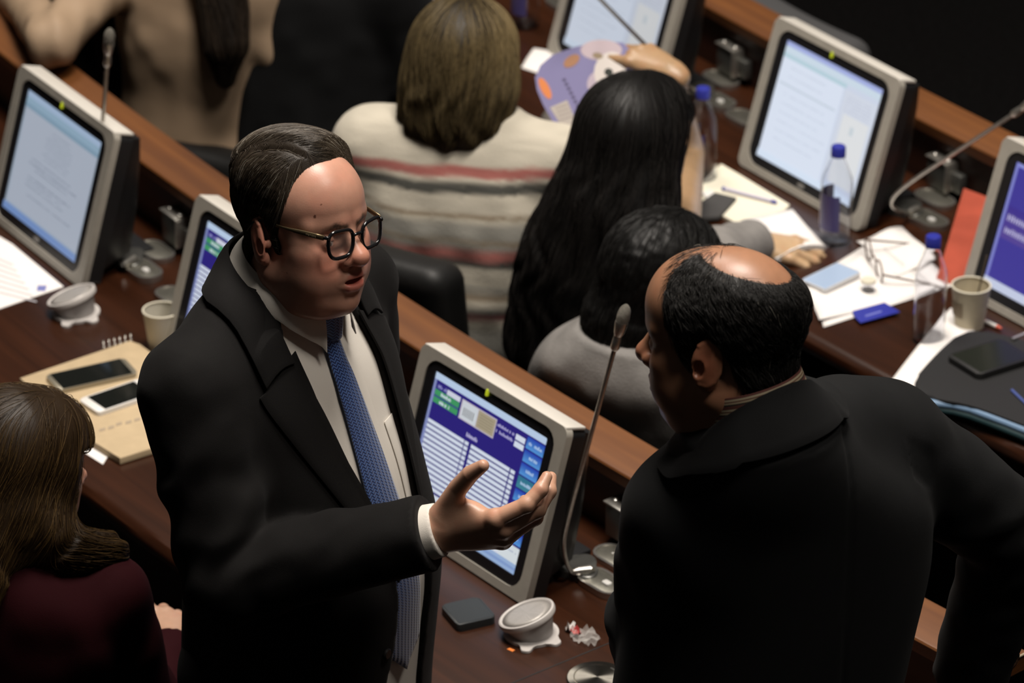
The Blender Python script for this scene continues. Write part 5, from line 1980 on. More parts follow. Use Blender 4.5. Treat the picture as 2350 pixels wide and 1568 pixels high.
    part_sdf('suit_jacket', jacket, (-.34, -.62, .76), (.42, .62, 1.66), .0065, SUIT2, man)
    part_sdf('trousers', lambda P: np.maximum(legs(0, (.105, .085, .066), .90)(P), .075 - P[:, 2]), (-.3, -.1, .05), (.3, .65, 1.05), .012, SUIT2, man)
    shoes(man, ((-.05, .46), (.06, .29)), mat('black_leather', (.01, .009, .008), .3))
    # collars: shirt collar (striped) inside, jacket collar over it; rings tilted with the neck
    ax = nb - nb2; ax /= np.linalg.norm(ax)
    e1 = np.array((1.0, 0, 0)); e1 -= ax * (e1 @ ax); e1 /= np.linalg.norm(e1); e2 = np.cross(ax, e1)
    def ring(r, h, dip, a, rise=0.0):
        c = nb2 + ax * (h - dip * (np.cos(a))[:, None].mean() * 0)
        return nb2 + np.outer(h - dip * np.clip(np.cos(a), 0, 1) ** 1.2 + rise * np.clip(-np.cos(a), 0, 1), ax) + np.outer(r * np.cos(a), e1) + np.outer(r * np.sin(a) * .97, e2)
    a = np.linspace(.45, 2 * PI - .45, 56)
    STR = bpy.data.materials.new('striped_shirt'); STR.use_nodes = True
    nt = STR.node_tree; b = nt.nodes['Principled BSDF']; b.inputs['Roughness'].default_value = .8
    tc = nt.nodes.new('ShaderNodeTexCoord'); sp = nt.nodes.new('ShaderNodeSeparateXYZ'); nt.links.new(tc.outputs['UV'], sp.inputs[0])
    mu = nt.nodes.new('ShaderNodeMath'); mu.operation = 'MULTIPLY'; mu.inputs[1].default_value = 4.0; nt.links.new(sp.outputs[1], mu.inputs[0])
    fr = nt.nodes.new('ShaderNodeMath'); fr.operation = 'FRACT'; nt.links.new(mu.outputs[0], fr.inputs[0])
    cr = nt.nodes.new('ShaderNodeValToRGB'); cr.color_ramp.interpolation = 'CONSTANT'
    cr.color_ramp.elements[0].color = (.10, .030, .022, 1)
    for p, c in ((.22, (.36, .30, .20, 1)), (.42, (.12, .05, .03, 1)), (.55, (.34, .28, .18, 1)), (.72, (.03, .018, .014, 1))):
        e = cr.color_ramp.elements.new(p); e.color = c
    cr.color_ramp.elements[-1].position = .9; cr.color_ramp.elements[-1].color = (.12, .04, .03, 1)
    nt.links.new(fr.outputs[0], cr.inputs[0]); nt.links.new(cr.outputs[0], b.inputs['Base Color'])
    r0, r1 = ring(.073, .062, .058, a), ring(.080, .010, .050, a)
    G = np.stack([r0 * (1 - s) + r1 * s for s in np.linspace(0, 1, 6)])
    uv = np.stack([np.tile(a[None] * .07, (6, 1)), np.tile(np.linspace(0, 1, 6)[:, None], (1, 56))], -1)
    grid_mesh('shirt_collar', G, STR, man, .0022, uv=uv)
    a = np.linspace(.75, 2 * PI - .75, 56)
    j0, j1 = ring(.0815, .016, .05, a, .044), ring(.106, -.036, .05, a, .018)
    j1 = snap(jack0, j1, .04, 5, .007)
    rows = []
    for s in np.linspace(0, 1, 8):
        R = j0 * (1 - s) + j1 * s
        R = R + ax * .010 * math.sin(PI * s)
        rows.append(R)
    grid_mesh('jacket_collar', np.array(rows), SUIT2, man, .005)
    # thin hair round the bald crown
    def region(P):
        x, y, z = P[:, 0], P[:, 1], P[:, 2]
        zl = pw(x, [(-.12, -.060), (-.085, -.066), (-.058, -.060), (-.040, -.034), (-.030, .010), (-.012, .030), (.004, .026), (.012, -.012), (.024, -.030), (.04, -.030)])
        xf = pw(z, [(-.03, .030), (.0, .036), (.03, .042), (.05, .044), (.08, .046), (.12, .046)])
        q = np.sqrt(((x + .046) / .064) ** 2 + ((y + .006) / .051) ** 2 + ((z - .118) / .066) ** 2) - 1
        front = np.where(z > .066, -.012 - x + .85 * np.abs(y + .010), .05)
        crown = np.minimum(q * .05, front)
        return smin(smin(xf - x, z - zl, .006), crown.astype(P.dtype), .006)
    hb = lambda P: smax(skull(P, 1.08) - np.minimum(.0045 + .0045 * np.clip((-P[:, 0]) / .06, 0, 1) - .0035 * np.clip((P[:, 2] - .07) / .03, 0, 1) * np.clip((P[:, 0] + .0) / .02, 0, 1) + .0016 * vnoise(P, 130, 9.), region(P) * .35), -.080 - P[:, 2], .004)
    Vm, Fm = sculpt(hb, (-.14, -.11, -.09), (.12, .11, .16), .0024)
    Cm = np.tile((.010, .0095, .009), (len(Vm), 1))
    gr = np.exp(-(((Vm - np.array((.028, .070, -.016))) / np.array((.016, .03, .022))) ** 2).sum(1))[:, None]
    Cm = Cm * (1 - gr) + np.array((.22, .20, .17)) * gr
    pick = Vm[region(Vm.astype(np.float32)) > .0005]
    rg = region(Vm.astype(np.float32))
    edge = Vm[(rg > -.004) & (rg < .004) & (Vm[:, 2] > .05)]
    Vsk = Vh[(Vh[:, 2] > .070) & (Vh[:, 0] > -.015) & (Vh[:, 0] < .040)]; Vsk = Vsk[rng.integers(0, len(Vsk), 420)]
    st0 = np.concatenate([pick[rng.integers(0, len(pick), 5200)], edge[rng.integers(0, len(edge), 700)], Vsk])
    def field(P):
        x, y, z = P.T
        out = np.stack([x + .012, y * 1.2, 0 * x], 1)
        out /= np.linalg.norm(out, axis=1, keepdims=True) + 1e-6
        top = np.clip((z - .07) / .04, 0, 1)[:, None]
        back = np.stack([-.45 + 0 * x, 0 * x, -1 + 0 * x], 1)
        return back * (1 - top) + (np.stack([.5 + 0 * x, .6 * np.sign(y), 0 * x], 1) * .4 + out * .8 + back * .25) * top
    def colf(Q):
        k = rng.random(len(Q))[:, None]
        c = np.array((.008, .0075, .007)) * (1 - k) + np.array((.024, .0225, .021)) * k
        g = np.exp(-(((Q - np.array((.028, .070, -.016))) / np.array((.016, .03, .022))) ** 2).sum(1))
        return np.where((rng.random(len(Q)) < g * .9 + .006)[:, None], np.array((.22, .20, .17)), c)
    Vs, Fs, Cs = strands(lambda P: np.minimum(hb(P), skull(P, 1.08)), st0, field, 7, .0040, .00036, (.0006, .0036), colf, .26)
    Vq, Fq, Cq = join_vf([(Vm, Fm, Cm), (Vs, Fs, Cs)])
    mk('hair', toB(Vq), Fq, HAIRM, man, True, col=Cq)
build_man2()

# ------------------------------------------------------------------ chairs and the seated people
CHAIRM = mat('black_leather_chair', (.007, .007, .007), .5, spec=.35, bump=(60, .2))
def office_chair(x, y, phi, label, m=CHAIRM, back_h=.46):
    M = Matrix.Translation((x, y, 0)) @ Matrix.Rotation(phi, 4, 'Z')
    t = thing('office_chair', label, 'chair', M, 'swivel chairs behind the desks')
    def seat(P):
        q = np.abs(P - np.array((0, 0, .43), dtype=P.dtype)) - np.array((.20, .20, .02), dtype=P.dtype)
        return _len(np.maximum(q, 0)) - .035 + .004 * vnoise(P, 9)
    part_sdf('seat', seat, (-.28, -.28, .35), (.28, .28, .50), .012, m, t)
    def back(P):
        c = np.array((-.255 - 0, 0, .52 + back_h / 2), dtype=P.dtype)
        Q = P - c
        Q[:, 0] = Q[:, 0] + .12 * Q[:, 2] - .35 * Q[:, 1] ** 2
        q = np.abs(Q) - np.array((.012, .185, back_h / 2 - .06), dtype=P.dtype)
        return _len(np.maximum(q, 0)) - .04 + np.minimum(q.max(1), 0)
    part_sdf('backrest', back, (-.42, -.28, .45), (-.12, .28, .60 + back_h), .012, m, t)
    rbox('back_stem', (.03, .07, .16), BLACKP, t, (-.235, 0, .47), .006)
    tube('column', [(0, 0, .10), (0, 0, .40)], .028, METAL_D, t, 14)
    for k in range(5):
        a = 2 * PI * k / 5
        tube('base_leg', [(0, 0, .10), (.16 * math.cos(a), .16 * math.sin(a), .08), (.27 * math.cos(a), .27 * math.sin(a), .055)], [.022, .018, .014], BLACKP, t, 8)
        lathe('caster', [(0, -.012), (.025, -.012), (.025, .012), (0, .012)], BLACKP, t, 14, M=Matrix.Translation((.27 * math.cos(a), .27 * math.sin(a), .026)) @ Matrix.Rotation(a + PI / 2, 4, 'Z') @ Matrix.Rotation(PI / 2, 4, 'X'))
    return t

def seated(label, O, phi, base, st, garment, gm, head=None, hair=None, arms=(), legm=None, h=.010, gcol=None, hand_pose=None, gname='jacket', fold=.006, hem=.50, seed=0.0, neck=True, cuff=.0):
    """seated person: O = hip position on the floor plan, st = torso stations in the body frame,
    arms = (shoulder, elbow, wrist, hand direction, palm, mirror) in world space"""
    M = Matrix.Translation((O[0], O[1], 0)) @ Matrix.Rotation(phi, 4, 'Z')
    L = lambda P: np.array(to_local(M, P))
    A = [(L(s), L(e), L(w), hd, mir, r) for s, e, w, hd, mir, r in arms]
    parts = []
    st_b = [(z, cx, cy, max(a - .03, .03), max(b - .03, .03)) for z, cx, cy, a, b in st]
    legs = lambda r: (lambda P: np.maximum(np.minimum(chain(P, [(0, .09, .52), (.40, .11, .53), (.40, .11, .08)], r), chain(P, [(0, -.09, .52), (.40, -.11, .53), (.40, -.11, .08)], r)), .06 - P[:, 2]))
    def body(P):
        d = smin(loft(P, st_b), legs((.07, .055, .04))(P), .04)
        for s, e, w, hd, mir, r in A:
            d = smin(d, chain(P, [s, e, w], [.04, .034, .025]), .03)
        return d
    lo = np.min([a[i] for a in A for i in range(3)] + [np.array((-.30, -.32, .05))], 0) - .08
    hi = np.max([a[i] for a in A for i in range(3)] + [np.array((.55, .32, 1.15))], 0) + .08
    Vb, Fb = sculpt(body, np.minimum(lo, (-.3, -.32, .05)), np.maximum(hi, (.55, .32, 1.2)), .016)
    parts.append((Vb, Fb, np.tile(base, (len(Vb), 1))))
    toB = None
    if head:
        Hm = M.inverted() @ head['M']
        Hn = np.array(Hm)
        toB = lambda V: V @ Hn[:3, :3].T + Hn[:3, 3]
        hf = head_field(fat=head.get('fat', .1), female=head.get('female', 1.0), open_mouth=.0005)
        Vh, Fh = sculpt(lambda P: np.maximum(hf(P), -.19 - P[:, 2]), (-.125, -.105, -.20), (.135, .105, .135), head.get('h', .0034))
        parts.append((toB(Vh), Fh, head_colors(Vh, base, stubble=0)))
    for s, e, w, hd, mir, r in A:
        if hd is None: continue
        tgt, up_v, curls = hd[:3]
        x = L(tgt) - w; x /= np.linalg.norm(x)
        R3 = np.array(M.to_3x3()).T
        z = R3 @ np.array(up_v, float); z = z - x * (z @ x); z /= np.linalg.norm(z); y = np.cross(z, x)
        kw = hd[3] if len(hd) > 3 else {}
        Vd, Fd = sculpt(hand_field(curls, mirror=mir, **{**dict(arm=.06, arm_r=(.022, .026), scale=.93), **kw}), (-.11, -.10, -.12), (.20, .10, .06), .0032)
        Rm = np.stack([x, y, z], 1)
        parts.append((Vd @ Rm.T + w, Fd, hand_colors(Vd, base)))
    V, F, C = join_vf(parts)
    p = mk('person', V, F, SKIN, None, True, col=C)
    p.matrix_world = M
    tag(p, label, 'person')
    def gar(P):
        d = loft(P, st, 2.25)
        d = d + fold * vnoise(P * np.array([1, 1, .55], dtype=P.dtype), 8, seed) + fold * .4 * vnoise(P, 22, seed + 3)
        for k, (s, e, w, hd, mir, r) in enumerate(A):
            if r is None: continue
            sh = np.array((st[-3][1], 0, st[-2][0]))
            ww = w - (w - e) / np.linalg.norm(w - e) * cuff
            d = smin(d, cone(P, sh + (s - sh) * .45 + np.array((0, 0, .01)), s, r[0] * .85, r[0]), .05)
            d = smin(d, sleeve_field(P, s, e, ww, r, seed + k), .028)
        if neck: d = smax(d, -cone(P, (st[-1][1], 0, st[-1][0] - .03), (st[-1][1] + .02, 0, st[-1][0] + .15), .058, .060), .006)
        return d
    lo2 = np.minimum(lo, (-.34, -.36, hem - .05)); hi2 = np.maximum(hi, (.34, .36, 1.15))
    lo2[2] = min(hem - .05, lo[2])
    part_sdf(gname, gar, lo2, hi2, h, gm, p, colfn=gcol)
    part_sdf('trousers', lambda P: legs((.095, .078, .06))(P), (-.14, -.24, .05), (.56, .24, .66), .014, legm or mat('dark_trousers', (.012, .012, .014), .85), p)
    shoes(p, ((.40, .11), (.40, -.11)), mat('black_leather', (.01, .009, .008), .3))
    if hair and toB:
        hb, lo_h, hi_h, hh, field, n, cols, steps, step, rad = hair
        Vm, Fm = sculpt(hb, lo_h, hi_h, hh)
        Cm = np.tile(np.array(cols[0]) * .9, (len(Vm), 1))
        st0 = Vm[rng.integers(0, len(Vm), n)]
        def colf(Q):
            k = rng.random(len(Q))[:, None] ** 1.6
            c = np.array(cols[0]) * (1 - k) + np.array(cols[1]) * k
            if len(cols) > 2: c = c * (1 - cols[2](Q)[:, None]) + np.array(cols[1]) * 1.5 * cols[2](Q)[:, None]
            return c
        if n:
            Vs, Fs, Cs = strands(hb, st0, field, steps, step, rad, (.0004, .0035), colf, .12)
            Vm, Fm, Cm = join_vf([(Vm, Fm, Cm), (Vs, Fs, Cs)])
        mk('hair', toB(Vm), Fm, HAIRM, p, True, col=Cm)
    return p

def down(P):
    x, y, z = P.T
    return np.stack([-.15 + 0 * x, .0 * x, -1 + 0 * x], 1)

def headM(P, phi_deg, pitch=0, roll=0, sc=.95):
    return Matrix.Translation(P) @ Matrix.Rotation(math.radians(phi_deg), 4, 'Z') @ Matrix.Rotation(math.radians(pitch), 4, 'Y') @ Matrix.Rotation(math.radians(roll), 4, 'X') @ Matrix.Scale(sc, 4)

# --- woman with long brown hair, lower left
def brown_woman():
    Ht = PX(40, 900, 1.30)
    Oh = Vector((Ht.x + .00, Ht.y - .02, 1.175))
    phi = 62
    f = Vector((math.cos(math.radians(phi)), math.sin(math.radians(phi)), 0))
    O = Oh - f * .05
    SR, SL = PX(248, 1368, .985), PX(-190, 1310, .985)
    st = [(.42, -.02, 0, .15, .19), (.55, -.02, 0, .145, .185), (.70, -.01, 0, .13, .175), (.85, .0, 0, .125, .18), (.95, -.005, 0, .11, .185), (1.02, -.015, 0, .085, .15), (1.07, -.02, 0, .06, .075)]
    def hb(P):
        d = dome(P) - .013 - .006 * np.clip((.02 - P[:, 0]) / .05, 0, 1)
        face = np.maximum(.030 + .3 * np.abs(P[:, 1]) - P[:, 0] * 1.0, P[:, 2] - .2)      # cut the face open
        d = smax(d, -np.maximum(.056 - P[:, 0], P[:, 2] - .055 - .3 * np.clip(.03 - np.abs(P[:, 1]), 0, 1)), .008)
        A = P.copy(); A[:, 1] = np.abs(A[:, 1])
        d = smin(d, cone(A, (.030, .066, .02), (.022, .076, -.10), .022, .028), .03)
        A2 = P.copy(); A2[:, 1] = np.abs(A2[:, 1] + .012)
        long_ = chain(A2, [(-.050, 0, .02), (-.080, .020, -.09), (-.135, .045, -.18), (-.170, .055, -.28), (-.170, .050, -.42)], [.074, .078, .066, .056, .032])
        wav = chain(P, [(-.030, -.060, -.04), (.010, -.088, -.09), (.060, -.108, -.105), (.105, -.112, -.108), (.125, -.105, -.140), (.10, -.10, -.19)], [.050, .046, .038, .032, .026, .014])
        wav2 = chain(P, [(-.06, .05, -.08), (-.07, .08, -.2), (-.06, .09, -.3)], [.045, .05, .03])
        d = smin(d, smin(smin(long_, wav, .03), wav2, .03), .03)
        return d + .0035 * np.sin(P[:, 1] * 130 + P[:, 2] * 25 + 6 * vnoise(P, 18)) * np.clip((-.02 - P[:, 2]) * 12, 0, 1)
    def field(P):
        x, y, z = P.T
        fr = np.clip((x + .02) / .04, 0, 1) * np.clip((-.05 - z) / .03, 0, 1)
        return np.stack([-.35 + 1.6 * fr, -.3 * fr + .25 * np.sin(z * 60), -1 + .8 * fr], 1)
    seated('seated person with long brown hair and burgundy top, lower left corner', (O.x, O.y), math.radians(phi), (.48, .29, .20), st, None,
           mat('burgundy_cloth', (.019, .0020, .0034), .85, spec=.10, bump=(800, .2)),
           head=dict(M=headM(Oh, 38, 12, 0, .97), h=.0034),
           hair=(hb, (-.26, -.25, -.48), (.18, .18, .17), .0040, field, 6000, ((.022, .0120, .0048), (.105, .060, .020)), 16, .008, .00042),
           arms=((SR, PX(352, 1650, .74), PX(392, 1478, .725), (PX(345, 1372, .735), (.1, -.3, 1), ((18, 22, 14), (20, 26, 16), (24, 28, 18), (28, 30, 20))), False, (.060, .050, .042)),
                 (SL, PX(-200, 1560, .74), PX(0, 1420, .72), None, True, (.060, .050, .042))), gname='blouse', h=.008, fold=.005, cuff=.02)
    office_chair(O.x - f.x * .02, O.y - f.y * .02, math.radians(phi), 'black swivel chair under the brown haired person, lower left')
brown_woman()

# --- striped knit and brown bob
def striped_woman():
    Ht = PX(1066, 0, 1.265)
    Oh = Vector((Ht.x, Ht.y - .015, 1.135))
    phi = 72
    f = Vector((math.cos(math.radians(phi)), math.sin(math.radians(phi)), 0))
    SL, SR = PX(858, 335, .975), PX(1290, 385, .975)
    mid = (SL + SR) / 2
    O = Vector((mid.x, mid.y, 0)) + f * .03
    st = [(.40, .0, 0, .20, .27), (.52, -.005, 0, .195, .265), (.66, -.01, 0, .180, .255), (.80, -.015, 0, .160, .245), (.90, -.015, 0, .140, .235), (.965, -.015, 0, .112, .212), (1.015, -.015, 0, .085, .155), (1.055, -.01, 0, .062, .075)]
    cream, tan, grey, pink, dgrey, red = (.50, .46, .38), (.22, .17, .115), (.27, .26, .23), (.34, .12, .105), (.062, .062, .055), (.13, .03, .03)
    seq = [(1.10, cream), (1.005, cream), (.995, pink), (.975, pink), (.968, cream), (.955, dgrey), (.935, dgrey), (.928, cream), (.885, cream), (.872, tan), (.862, cream), (.845, grey), (.81, grey), (.795, tan), (.785, grey), (.765, pink), (.748, pink), (.738, dgrey), (.725, dgrey), (.715, cream), (.67, cream), (.655, grey), (.63, tan), (.615, cream), (.59, dgrey), (.57, red), (.555, cream), (.52, grey), (.45, dgrey), (.40, cream)]
    zz = np.array([a for a, _ in seq][::-1]); cc = np.array([b for _, b in seq][::-1])
    def gcol(V):
        q = V[:, 2] + .010 * np.sin(V[:, 1] * 9 + 1) + .006 * vnoise(V, 10) + .03 * np.abs(V[:, 1])
        q = 1.0 - (1.0 - q) * 1.55
        C = np.stack([np.interp(q, zz, cc[:, k]) for k in range(3)], 1)
        return C * (1 + .12 * vnoise(V * np.array([1, 1, 6]), 25)[:, None])
    gm = mat('striped_knit', rough=.9, attr='Col', spec=.15, bump=(260, .5), sheen=.1)
    def hb(P):
        d = ell(P, (-.012, 0, .040), (.118, .104, .104))
        d = smin(d, ell(P, (-.030, 0, -.045), (.104, .118, .095)), .05)
        d = smin(d, ell(P, (-.040, 0, -.105), (.085, .105, .060)), .04)
        d = smax(d, -np.maximum(.048 - P[:, 0], P[:, 2] - .06), .012)
        return d + .003 * np.sin(P[:, 1] * 110 + 5 * vnoise(P, 14)) * np.clip((.08 - P[:, 2]) * 8, 0, 1)
    def field(P):
        x, y, z = P.T
        low = np.clip((-.07 - z) / .05, 0, 1)
        return np.stack([-.3 + .0 * x, y * 6 * np.clip((z - .02) * 12, 0, 1) - 3 * y * low, -1 + 0 * x], 1)
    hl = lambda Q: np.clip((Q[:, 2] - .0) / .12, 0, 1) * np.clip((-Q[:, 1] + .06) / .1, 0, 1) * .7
    seated('seated person in cream striped knit with brown bob haircut, seen from behind', (O.x, O.y), math.radians(phi), (.52, .33, .23), st, None, gm,
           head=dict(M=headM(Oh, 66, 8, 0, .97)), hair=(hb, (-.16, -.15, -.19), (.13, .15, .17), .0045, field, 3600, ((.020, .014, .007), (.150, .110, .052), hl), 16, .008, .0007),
           arms=((SL, SL + Vector((.02, -.02, -.26)), SL + f * .20 + Vector((.12, 0, -.22)), None, True, (.075, .070, .055)),
                 (SR, SR + Vector((.07, .02, -.25)), SR + f * .20 + Vector((-.06, 0, -.20)), None, False, (.075, .070, .055))), gcol=gcol, gname='striped_knit', h=.009, fold=.010, hem=.38, seed=2.0)
    cc_ = PX(960, 640, .72)
    office_chair(O.x - f.x * .03 - .05, O.y - f.y * .03 + .01, math.radians(phi - 18), 'black swivel chair behind the striped knit', back_h=.40)
striped_woman()

# --- long black hair, holding the fan
def fan_woman():
    Ht = PX(1462, 172, 1.24)
    Oh = Vector((Ht.x, Ht.y - .015, 1.11))
    phi = 60
    f = Vector((math.cos(math.radians(phi)), math.sin(math.radians(phi)), 0))
    O = Oh - f * .06
    r = Vector((f.y, -f.x, 0))
    SL, SR = Vector((O.x, O.y, .95)) - r * .105, Vector((O.x, O.y, .94)) + r * .12
    st = [(.42, 0, 0, .14, .17), (.55, 0, 0, .135, .16), (.70, 0, 0, .125, .152), (.85, 0, 0, .12, .150), (.92, 0, 0, .105, .150), (.98, -.005, 0, .08, .12), (1.03, -.01, 0, .055, .07)]
    def hb(P):
        d = dome(P) - .016
        d = smax(d, -np.maximum(.045 - P[:, 0], P[:, 2] - .055), .01)
        l = chain(P, [(-.040, 0, .03), (-.055, .010, -.10), (-.070, .050, -.24), (-.085, .085, -.40), (-.080, .11, -.54)], [.088, .112, .125, .105, .050])
        l = smin(l, chain(P, [(-.04, -.03, .0), (-.06, -.05, -.12), (-.07, -.06, -.26)], [.07, .09, .06]), .04)
        d = smin(d, l, .04)
        return d + .003 * np.sin(P[:, 1] * 120 + 5 * vnoise(P, 14)) * np.clip((.06 - P[:, 2]) * 8, 0, 1)
    field = lambda P: np.stack([-.2 + 0 * P[:, 0], .25 * np.clip(-P[:, 2] * 4, 0, 1), -1 + 0 * P[:, 0]], 1)
    el = PX(1578, 352, .86)
    wr = PX(1538, 168, 1.085)
    seated('seated person with long straight black hair holding up a purple fan', (O.x, O.y), math.radians(phi), (.37, .235, .13), st, None,
           mat('taupe_cloth', (.16, .145, .13), .9, spec=.15, bump=(300, .4)),
           head=dict(M=headM(Oh, 50, 6, 0, .97)), hair=(hb, (-.24, -.19, -.62), (.12, .24, .17), .0055, field, 3000, ((.0045, .004, .0038), (.026, .023, .021)), 18, .010, .0007),
           arms=((SR, el, wr, (PX(1462, 128, 1.10), (.25, -.6, .75), ((14, 34, 26), (22, 40, 28), (30, 44, 30), (38, 46, 30)), dict(thumb=((.8, .3, -.5), (.95, .0, -.3), (1, -.1, -.1)), arm=.02)), False, None),
                 (SL, SL + Vector((-.03, .03, -.26)), PX(1290, 330, .77) + Vector((0, .12, 0)), None, True, (.06, .052, .044))), gname='blouse', h=.010, fold=.006)
fan_woman()

def paper_fan():
    c = PD(1345, 205, PX(1462, 135, 1.10).y * math.cos(PITCH) + (CAMZ - 1.10) * math.sin(PITCH) + .01)
    # the card stands facing the seats, leaning back a little
    X = Vector((.94, -.30, .12)).normalized()
    Z = Vector((0.10, -.72, .68)); Z = (Z - X * Z.dot(X)).normalized()
    Y = Z.cross(X)
    M = Matrix(((X.x, Y.x, Z.x, c.x), (X.y, Y.y, Z.y, c.y), (X.z, Y.z, Z.z, c.z), (0, 0, 0, 1)))
    Mi = M.inverted()
    def at(px, py, h=0.0):
        d = Vector(ray(px, py)); o = Vector((0, 0, CAMZ))
        t = (c - o).dot(Z) / d.dot(Z)
        q = Mi @ (o + d * t)
        return (q.x, q.y, h)
    t = thing('paper_fan', 'purple paper fan with orange badge and round animal pictures, held up', 'fan', M)
    out = [at(x, y)[:2] for x, y in ((1228, 178), (1240, 150), (1268, 126), (1318, 108), (1380, 94), (1430, 98), (1452, 120), (1462, 160), (1440, 205), (1400, 240), (1362, 282), (1330, 304), (1300, 302), (1268, 278), (1246, 240), (1232, 206))]
    out = out[::-1]
    ar = sum(out[i][0] * out[(i + 1) % len(out)][1] - out[(i + 1) % len(out)][0] * out[i][1] for i in range(len(out)))
    if ar < 0: out = out[::-1]
    prism('card', out, -.0012, 0, mat('lilac_card', (.19, .178, .34), .6), t)
    PR = mat('fan_print', rough=.6, attr='Col')
    quads = []
    def blob(cx, cy, rx, ry, rot, col, h, n=18):
        pts = []
        for k in range(n):
            a = 2 * PI * k / n; ca, sa = math.cos(rot), math.sin(rot)
            x, y = rx * math.cos(a), ry * math.sin(a)
            pts.append(at(cx + x * ca - y * sa, cy + x * sa + y * ca, h))
        quads.append((pts[::-1], col))
    org, cr_, wh, br, dk = (.62, .20, .06), (.52, .46, .42), (.62, .57, .54), (.34, .17, .09), (.02, .025, .02)
    blob(1251, 203, 27, 10, 1.1, org, .0004)
    blob(1380, 115, 48, 24, .0, (.46, .38, .42), .0003)
    blob(1400, 162, 36, 44, .3, wh, .0005)
    blob(1368, 190, 20, 26, .3, (.44, .37, .44), .0004)
    blob(1312, 140, 21, 12, -.6, br, .0006)
    blob(1352, 233, 24, 11, -.5, br, .0006)
    blob(1397, 166, 10, 9, .2, dk, .0008)
    blob(1372, 128, 12, 7, .2, (.26, .2, .13), .0007)
    for k in range(9):
        x, y = 1290 + k * 5.2, 182 + k * 10
        quads.append(([at(x, y, .0005), at(x + 7, y - 3, .0005), at(x + 10, y + 3, .0005), at(x + 3, y + 6, .0005)][::-1], (.07, .06, .13)))
    quads.append(([at(1262, 247, .0004), at(1302, 230, .0004), at(1326, 290, .0004), at(1288, 288, .0004)][::-1], (.42, .38, .34)))
    for k in range(4):
        y = 248 + k * 9
        quads.append(([at(1274 + k * 3, y, .0007), at(1303 + k * 4, y - 10, .0007), at(1304 + k * 4, y - 7, .0007), at(1275 + k * 3, y + 3, .0007)][::-1], (.30, .26, .25)))
    quads_print('printed_picture', quads, PR, t)
paper_fan()

# --- dark head and grey jacket between the black hair and the balding man
def grey_person():
    Ht = PX(1512, 503, 1.15)
    Oh = Vector((Ht.x, Ht.y - .015, 1.03))
    phi = 50
    f = Vector((math.cos(math.radians(phi)), math.sin(math.radians(phi)), 0))
    r = Vector((f.y, -f.x, 0))
    SL, SR = PX(1345, 845, .84), PX(1640, 800, .86)
    mid = (SL + SR) / 2
    O = Vector((mid.x, mid.y, 0))
    hx, hy = [float(v) for v in ((Matrix.Translation((O.x, O.y, 0)) @ Matrix.Rotation(math.radians(phi), 4, 'Z')).inverted() @ Oh)[:2]]
    hx -= .055
    st = [(.40, -.05, 0, .20, .25), (.52, -.05, 0, .195, .25), (.64, -.05, 0, .18, .24), (.74, .1 * hx - .04, .1 * hy, .15, .205), (.82, .35 * hx - .02, .35 * hy, .150, .215), (.90, .75 * hx - .02, .75 * hy, .130, .170), (.965, hx, hy, .10, .105)]
    def hb(P):
        d = dome(P) - .016
        d = smax(d, -np.maximum(.05 - P[:, 0], P[:, 2] - .06), .01)
        d = smin(d, chain(P, [(-.03, 0, -.01), (-.042, .010, -.065), (-.045, .02, -.090)], [.086, .090, .070]), .03)
        return d + .002 * vnoise(P, 90)
    field = lambda P: np.stack([-.35 + 0 * P[:, 0], 0 * P[:, 0], -1 + 0 * P[:, 0]], 1)
    seated('seated person in grey jacket with dark hair, beside the upright microphone', (O.x, O.y), math.radians(phi), (.50, .34, .20), st, None,
           mat('grey_wool', (.21, .20, .19), .9, spec=.15, bump=(260, .4), noise=(20, .15)),
           head=dict(M=headM(Oh, 45, 12, 0, .98), female=.6), hair=(hb, (-.17, -.12, -.23), (.12, .15, .17), .005, field, 2200, ((.0045, .0042, .004), (.012, .011, .010)), 12, .007, .0006),
           arms=((SR, PX(1635, 600, .80), PX(1728, 556, .775), (PX(1790, 566, .765), (-.1, -.2, 1), ((15, 22, 15),) * 4), False, (.068, .060, .048)),
                 (SL, PX(1300, 1010, .60), PX(1420, 760, .62), None, True, (.070, .062, .05))), gname='jacket', h=.009, fold=.011, hem=.38, seed=5.0, neck=False)
    office_chair(O.x, O.y, math.radians(phi), 'black swivel chair under the person in the grey jacket', back_h=.22)
grey_person()

